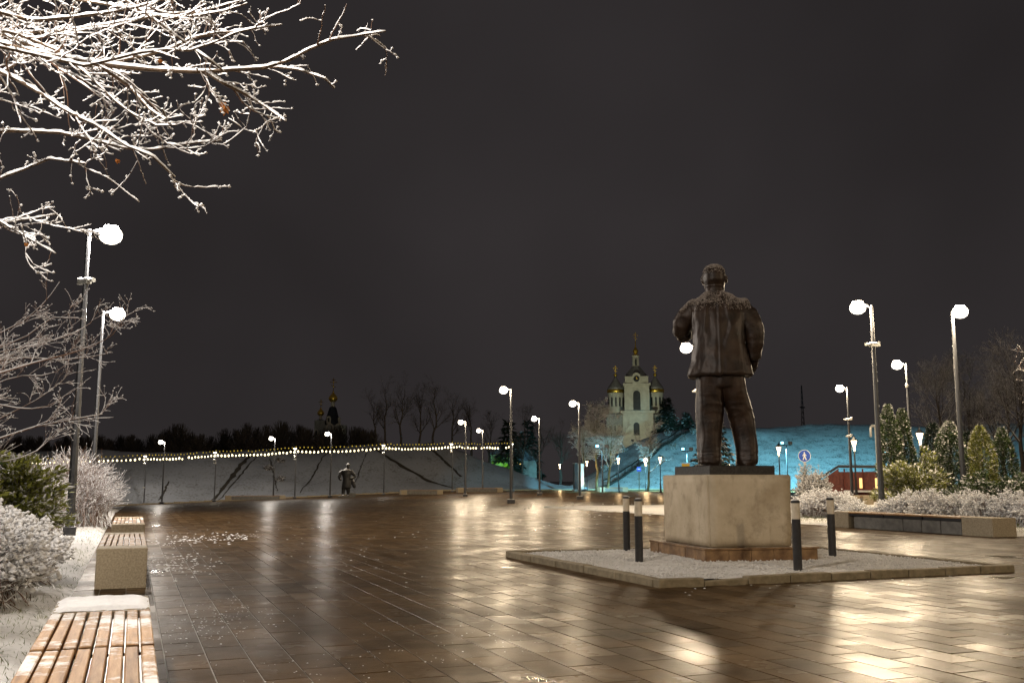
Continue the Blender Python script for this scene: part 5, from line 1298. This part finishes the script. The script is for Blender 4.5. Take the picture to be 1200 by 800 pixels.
for px in (716, 722, 727): winged(2.2 * ppm, 6 * ppm, cx(px), cz(504), 1.98, cath)
# floodlights that light the belfry, standing on the rampart
def church_flood(loc, tgt, power, col, label):
    t = empty('church_floodlight', loc); tag(t, label, 'floodlight', 'floodlights in front of the churches'); d = (Vector(tgt) - Vector(loc)).normalized(); rot = (0, 0, math.atan2(-d.x, d.y))
    hd = MB().box((0, 0, .45), (.6, .25, .5), bev=.03).build('flood_head', M['metal'], t, False, (0, 0, 0), rot); MB().box((0, .13, .45), (.5, .015, .4)).build('lens', M['lens_small'], hd)
    MB().tubes(np.array([[0, 0, -.6], [0, 0, .25]]), np.array([.05, .05]), 6).build('stand', M['metal'], t)
    spot(t, (d.x * .4, d.y * .4, .45 + d.z * .4), power, col, 50, .8, .2, d)
fl = at(742, 563, 212); church_flood((fl[0], fl[1], 9.6), c0 + np.array([0, 0, 12]), 17000, (.93, 1.0, .74), 'small floodlight on the rampart below the belfry')
fl = at(702, 563, 228); church_flood((fl[0], fl[1], 9.6), c0 + np.array([-2, 0, 8]), 700, (.12, .55, 1.0), 'small blue floodlight left of the cathedral')

# the smaller dark church on the long rampart
D2 = 235.0; pm2 = D2 / 1141.0; e0 = at(386, 563, D2); e0[2] = 5.0
ch = empty('small_church', e0, math.radians(-14)); tag(ch, 'small dark church with a tent roof and two gilded onion domes', 'church')
def ex(px): return (px - 386) * pm2
def ez(y): return H + (563 - y) * D2 / 1141 - e0[2]
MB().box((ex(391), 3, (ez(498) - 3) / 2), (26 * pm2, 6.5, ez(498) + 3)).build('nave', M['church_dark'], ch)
for px in (385, 395): 
    o = MB().add(*arch_panel(8 * pm2, 7 * pm2, .6)).build('kokoshnik', M['white_wall'], ch, False, (ex(px), -.35, ez(503))); MB().add(*arch_panel(5.4 * pm2, 5 * pm2, .2)).build('recess', M['church_dark'], o, False, (0, -.32, 0))
MB().box((ex(399), -.4, ez(505)), (8 * pm2, .6, 5 * pm2)).build('porch', M['white_wall'], ch)
MB().lathe([(10.2 * pm2, ez(498)), (9.2 * pm2, ez(493)), (4.6 * pm2, ez(477)), (3.4 * pm2, ez(475.5))], 8, (ex(387), 3, 0), ph=math.pi / 8).build('tent_roof', M['roof_dark'], ch)
dm = MB().add(*arch_panel(5 * pm2, 9 * pm2, .5)).build('dormer', M['white_wall'], ch, False, (ex(383), 3 - 8.4 * pm2, ez(496))); MB().add(*arch_panel(2.2 * pm2, 5 * pm2, .2)).build('opening', M['dark_opening'], dm, False, (0, -.3, .4))
dm = MB().add(*arch_panel(3 * pm2, 8 * pm2, .5)).build('dormer', M['white_wall'], ch, False, (ex(395), 3 - 4 * pm2, ez(496)))
MB().lathe([(2.4 * pm2, ez(476)), (2.2 * pm2, ez(469))], 10, (ex(387), 3, 0)).build('drum', M['white_wall'], ch)
mb = MB().lathe(onion(5.4 * pm2, ez(469.5), 13 * pm2), 14, (ex(387), 3, 0)); cross(mb, ex(387), 3, ez(457.5), 17 * pm2, .16); mb.build('onion_dome', M['gold'], ch, True)
MB().box((ex(372.5), 4, (ez(492) - 3) / 2), (12 * pm2, 6, ez(492) + 3)).build('chapel', M['church_dark'], ch)
MB().lathe([(7.4 * pm2, ez(492)), (2.4 * pm2, ez(491 - 1))], 4, (ex(372.5), 4, 0), ph=math.pi / 4).build('chapel_roof', M['roof_dark'], ch)
dm = MB().add(*arch_panel(4.6 * pm2, 8 * pm2, .5)).build('window', M['white_wall'], ch, False, (ex(369), .95, ez(511))); MB().add(*arch_panel(2.4 * pm2, 6 * pm2, .2)).build('opening', M['dark_opening'], dm, False, (0, -.3, .2))
MB().lathe([(1.8 * pm2, ez(492)), (1.7 * pm2, ez(485))], 10, (ex(372.5), 4, 0)).build('drum', M['white_wall'], ch)
mb = MB().lathe(onion(4.2 * pm2, ez(486), 10 * pm2), 14, (ex(372.5), 4, 0)); cross(mb, ex(372.5), 4, ez(477), 11 * pm2, .14); mb.build('onion_dome', M['gold'], ch, True)
fl = at(398, 563, 196); church_flood((fl[0], fl[1], 5.8), e0 + np.array([0, 0, 9]), 5000, (.85, 1.0, .85), 'small floodlight on the rampart before the dark church')

# ------------------------------------------------------------------ green-lit house at the rampart end
hp = on(586, 185); hp[2] = 3.0
hs = empty('house', hp, math.radians(-18)); tag(hs, 'house gable washed in green light behind the end of the long rampart', 'house')
MB().box((0, 2, 1.2), (4.2, 4, 4.0)).build('wall', M['green_wall'], hs)
v = np.array([[-2.3, -.2, 3.2], [2.3, -.2, 3.2], [0, -.2, 4.9], [-2.3, 4.2, 3.2], [2.3, 4.2, 3.2], [0, 4.2, 4.9]])
MB().add(v, np.array([[0, 1, 2], [5, 4, 3]]), np.array([[0, 3, 4, 1], [1, 4, 5, 2], [2, 5, 3, 0]])).build('roof', M['roof_dark'], hs)
spot(hs, (1.2, -3.0, .6), 260, (.35, 1.0, .10), 120, .7, .1, (-.25, 1, .25), 'green_light')
MB().box((1.2, -3.2, .45), (.3, .2, .3)).build('wall_washer', M['metal'], hs)
hp2 = on(611, 190); h2 = empty('house', hp2, math.radians(-18)); tag(h2, 'dark house with one lit yellow window among the trees', 'house')
MB().box((0, 2, 2.6), (6, 4, 5.4)).build('wall', M['church_dark'], h2)
v = np.array([[-3.4, -.3, 5.2], [3.4, -.3, 5.2], [0, -.3, 7.6], [-3.4, 4.3, 5.2], [3.4, 4.3, 5.2], [0, 4.3, 7.6]])
MB().add(v, np.array([[0, 1, 2], [5, 4, 3]]), np.array([[0, 3, 4, 1], [1, 4, 5, 2], [2, 5, 3, 0]])).build('roof', M['roof_dark'], h2)
for dx in (-.9, -.35): MB().box((dx, -.02, 4.4), (.42, .06, .9)).build('window', M['window_lit'], h2)

# ------------------------------------------------------------------ gate pillars by the frosted trees
for px, w, lab, m_, lit in ((680.5, .75, 'white gate pillar lit from below near the frosted trees', 'sign_white', True), (675, .6, 'dark narrow gate pillar standing before the white one', 'metal', False)):
    b = on(px, 126); t = empty('gate_pillar', b); tag(t, lab, 'pillar')
    MB().box((0, 0, 1.75), (w, .5, 3.5), bev=.03).build('shaft', M[m_], t); MB().box((0, 0, .12), (w + .2, .7, .26), bev=.02).build('base', M['concrete_dark'], t); MB().box((0, 0, 3.55), (w + .12, .62, .1), bev=.02).build('cap', M['concrete_dark'], t)
    if lit:
        MB().box((0, -1.0, .15), (.4, .2, .2)).build('uplight', M['metal'], t); spot(t, (0, -1.0, .3), 160, LAMP_COL, 80, .6, .08, (0, .5, 1), 'uplight_light')

# ------------------------------------------------------------------ red wooden kiosk
kb = on(985, 74); kk = empty('kiosk', kb, math.radians(-40)); tag(kk, 'low red-brown wooden kiosk with a dark sloping roof and lit windows', 'kiosk')
MB().box((2.6, 1.5, 1.0), (5.6, 2.8, 2.0)).build('core_wall', M['red_wood'], kk)
pl_ = MB().box((0, 0, 0), (.26, .05, 2.0), bev=.008).mesh('plank', M['red_wood'])
for i in range(20): 
    if i in (5, 9, 13): continue
    child_of('plank', pl_, kk, (.05 + i * .28, .08, 1.0))
for i in (5, 9, 13): 
    w_ = MB().box((.05 + i * .28, .085, 1.15), (.22, .04, .75)).build('window', M['window_lit'], kk); MB().box((.05 + i * .28, .08, .55), (.27, .08, .08)).build('sill', M['red_wood'], w_)
v = np.array([[-3.4, -.6, .25], [-.1, -.6, 2.35], [5.8, -.6, 2.25], [-3.4, 3.3, .25], [-.1, 3.3, 2.35], [5.8, 3.3, 2.25]]); v2 = v + np.array([0, 0, .16])
MB().add(np.concatenate([v, v2]), np.array([[0, 3, 4, 1], [1, 4, 5, 2], [6, 7, 10, 9], [7, 8, 11, 10], [0, 1, 7, 6], [1, 2, 8, 7], [3, 9, 10, 4], [4, 10, 11, 5], [0, 6, 9, 3], [2, 5, 11, 8]])).build('roof', M['roof_dark'], kk)
v = np.array([[-2.9, -.45, .35], [-.1, -.45, .0], [-.1, -.45, 2.25], [-2.9, -.35, .35], [-.1, -.35, .0], [-.1, -.35, 2.25]])
MB().add(v, np.array([[0, 1, 2], [5, 4, 3]]), np.array([[0, 3, 4, 1], [1, 4, 5, 2], [2, 5, 3, 0]])).build('gable_board', M['red_wood'], kk)
for i in range(5): MB().tubes(np.array([[.3 + i * 1.3, -.45, 0], [.3 + i * 1.3, -.45, 2.2]]), np.array([.06, .06]), 6).build('porch_post', M['red_wood'], kk)
MB().box((2.9, -.45, .55), (5.4, .5, .14)).build('snowy_ledge', M['snow_dull'], kk)

# ------------------------------------------------------------------ signs and small posts
def disc_sign(px, D, top_y, label, r_=.36):
    b = on(px, D); zt = H + (563 - top_y) * D / 1141 - b[2]; t = empty('round_sign', b, -YAW - math.atan((px - 600) / 1141)); tag(t, label, 'sign')
    MB().lathe([(.04, -.05), (.04, zt)], 8).build('post', M['pale_metal'], t)
    f_ = MB().lathe([(r_, -.012), (r_, .012)], 28).build('plate', M['sign_white'], t, False, (0, -.07, zt - r_), (math.pi / 2, 0, 0))
    MB().lathe([(r_ * .91, -.004), (r_ * .91, .004)], 28).build('blue_disc', M['sign_blue'], f_, False, (0, 0, .0155))
    s = r_; fig = MB()       # white walking figure on the blue disc
    def flat(poly):
        p = np.array(poly) * s; n = len(p); fig.add(np.c_[p, np.full(n, .023)], np.array([list(range(n))]))
    flat([(.11 * math.cos(a), .52 + .11 * math.sin(a)) for a in spread(0, 2 * math.pi, 13)[:-1]])
    flat([(-.12, .38), (.12, .38), (.14, -.08), (-.14, -.08)]); flat([(-.14, -.08), (.04, -.08), (-.16, -.66), (-.32, -.66)]); flat([(-.02, -.08), (.14, -.08), (.34, -.62), (.18, -.66)])
    flat([(-.12, .38), (-.16, .30), (-.36, .02), (-.28, -.04), (-.10, .18)]); flat([(.12, .38), (.16, .30), (.36, .04), (.28, -.02), (.10, .18)])
    fig.build('walking_figure', M['sign_white'], f_)
disc_sign(944, 57, 527, 'round blue sign with a white walking figure on a pale post')
b = on(749, 120); t = empty('small_sign', b, -YAW); tag(t, 'little blue plate on a yellowish post beside the round bare tree', 'sign')
MB().lathe([(.05, 0), (.05, 2.6)], 8).build('post', M['bark_mossy'], t); MB().box((0, -.07, 2.75), (.55, .03, .55), bev=.005).build('plate', M['sign_blue'], t); MB().box((0, -.09, 2.75), (.3, .02, .08)).build('bar', M['sign_white'], t)
b = on(804, 84); t = empty('yellow_box', b, -YAW); tag(t, 'small yellow box on legs just behind the statue\'s feet', 'box')
MB().box((0, 0, 2.55), (.62, .4, .42), bev=.02).build('body', M['yellow'], t); MB().box((0, 0, 2.79), (.7, .48, .06), bev=.01).build('lid', M['snow_dull'], t)
for s in (-1, 1): MB().tubes(np.array([[s * .22, 0, 0], [s * .22, 0, 2.4]]), np.array([.04, .04]), 6).build('leg', M['metal'], t)
b = on(1029.5, 42); t = empty('hooked_post', b); tag(t, 'slim pale galvanised post with a hooked top before the twin thujas', 'post')
hp_ = [(0, 0, 0), (0, 0, 3.5)] + [(-.14 + .14 * math.cos(a), 0, 3.55 + .14 * math.sin(a)) for a in spread(0, math.pi, 8)] + [(-.28, 0, 3.2)]
MB().tubes(np.array(hp_), np.full(len(hp_), .055), 8).build('post', M['pale_metal'], t, True); MB().box((0, 0, .04), (.3, .3, .1)).build('foot', M['concrete'], t)
# small lamp in the spruce
b = on(857, 86); t = empty('tree_lamp', b); tag(t, 'small bright lamp glowing at the foot of the spruce behind the statue', 'lamp')
MB().lathe([(.05, 0), (.04, 2.3)], 8).build('post', M['metal'], t); MB().lathe([(.02, 2.3), (.13, 2.36), (.16, 2.46), (.1, 2.56), (.02, 2.6)], 12).build('globe', M['lens'], t, True); point(t, (0, -.3, 2.5), 250, LAMP_COL, .1)
# antenna mast with a red beacon, far away
b = at(944, 563, 420); b[2] = 0; t = empty('antenna_mast', b); tag(t, 'thin lattice antenna mast with a red light on the skyline', 'mast'); mh = 1.33 + (563 - 452) * 420 / 1141
for k in range(3):
    a = k * 2.094; MB().tubes(np.array([[1.6 * math.cos(a), 1.6 * math.sin(a), 0], [.2 * math.cos(a), .2 * math.sin(a), mh]]), np.array([.16, .10]), 5).build('leg', M['metal'], t)
mb = MB()
for z in np.arange(3, mh, 2.2):
    q = 1.6 - 1.4 * z / mh; q2 = 1.6 - 1.4 * min(1, (z + 2.2) / mh)
    for k in range(3):
        a, b2 = k * 2.094, (k + 1) * 2.094; mb.tubes(np.array([[q * math.cos(a), q * math.sin(a), z], [q2 * math.cos(b2), q2 * math.sin(b2), z + 2.2]]), np.array([.07, .07]), 4)
mb.build('bracing', M['metal'], t); MB().box((0, 0, mh * .78), (2.4, .6, .5)).build('antenna_panel', M['metal'], t); MB().lathe([(.05, 0), (.5, .3), (.05, .7)], 8, (0, -1, mh * .40)).build('beacon', M['red_light'], t)

# ------------------------------------------------------------------ far statue with a cloak
b = on(406, 112); fs = empty('statue', b, -math.radians(11)); tag(fs, 'far dark statue of a figure in long coat and cap, hand on hip', 'statue')
k_ = 110 / 1141.0
def fx(px): return (px - 406) * k_
mb = MB()
for s, lx, fy in ((-1, fx(402.5), 0.0), (1, fx(408.5), .15)):
    limb(mb, [(lx, fy, .18, .19), (lx, fy, .6, .20), (lx * .8, 0, 1.3, .27)]); loft(mb, [(lx, fy - .12, .12, .17, .34), (lx, fy - .1, .28, .15, .26)], 12)
loft(mb, [(fx(406), 0, 1.05, .56, .40), (fx(406), 0, 1.5, .52, .40), (fx(406), 0, 2.15, .42, .33), (fx(406), 0, 2.7, .52, .36), (fx(406), 0, 3.05, .50, .34), (fx(406.3), 0, 3.22, .25, .22), (fx(406.5), 0, 3.36, .14, .14)], 24, 2.4)
limb(mb, [(fx(402), 0, 3.0, .22), (fx(398.5), .02, 2.75, .21), (fx(397.5), -.02, 2.4, .19), (fx(398), -.12, 2.1, .15), (fx(399.5), -.3, 1.95, .12)])
limb(mb, [(fx(410.5), 0, 3.0, .22), (fx(414), .05, 2.65, .2), (fx(416), .05, 2.35, .18), (fx(413), -.12, 2.15, .15), (fx(411), -.22, 2.1, .12)])
limb(mb, [(fx(411), .2, 2.2, .14), (fx(413.5), .25, 1.7, .24), (fx(415.5), .25, 1.2, .20), (fx(416), .25, 1.05, .12)])      # cloak caught by the wind
loft(mb, [(fx(407.5), -.02, 3.30, .15, .16), (fx(407.5), -.02, 3.50, .19, .21), (fx(407.5), -.02, 3.66, .18, .2)], 16, 2.1)
remesh(mb, 'body', M['statue_far'], .055, fs, 2)
cp = MB(); loft(cp, [(fx(407.5), -.02, 3.60, .26, .30), (fx(407.5), -.02, 3.70, .25, .28), (fx(407.5), 0, 3.84, .12, .14), (fx(407.5), 0, 3.92, .04, .05)], 16); cp.build('cap', M['statue_far'], fs, True)
MB().box((fx(406.5), 0, .07), (1.9, 1.2, .18), bev=.03).build('base', M['concrete_dark'], fs); MB().box((fx(413.5), .1, .32), (.75, .7, .36), bev=.03).build('stone', M['concrete_dark'], fs)
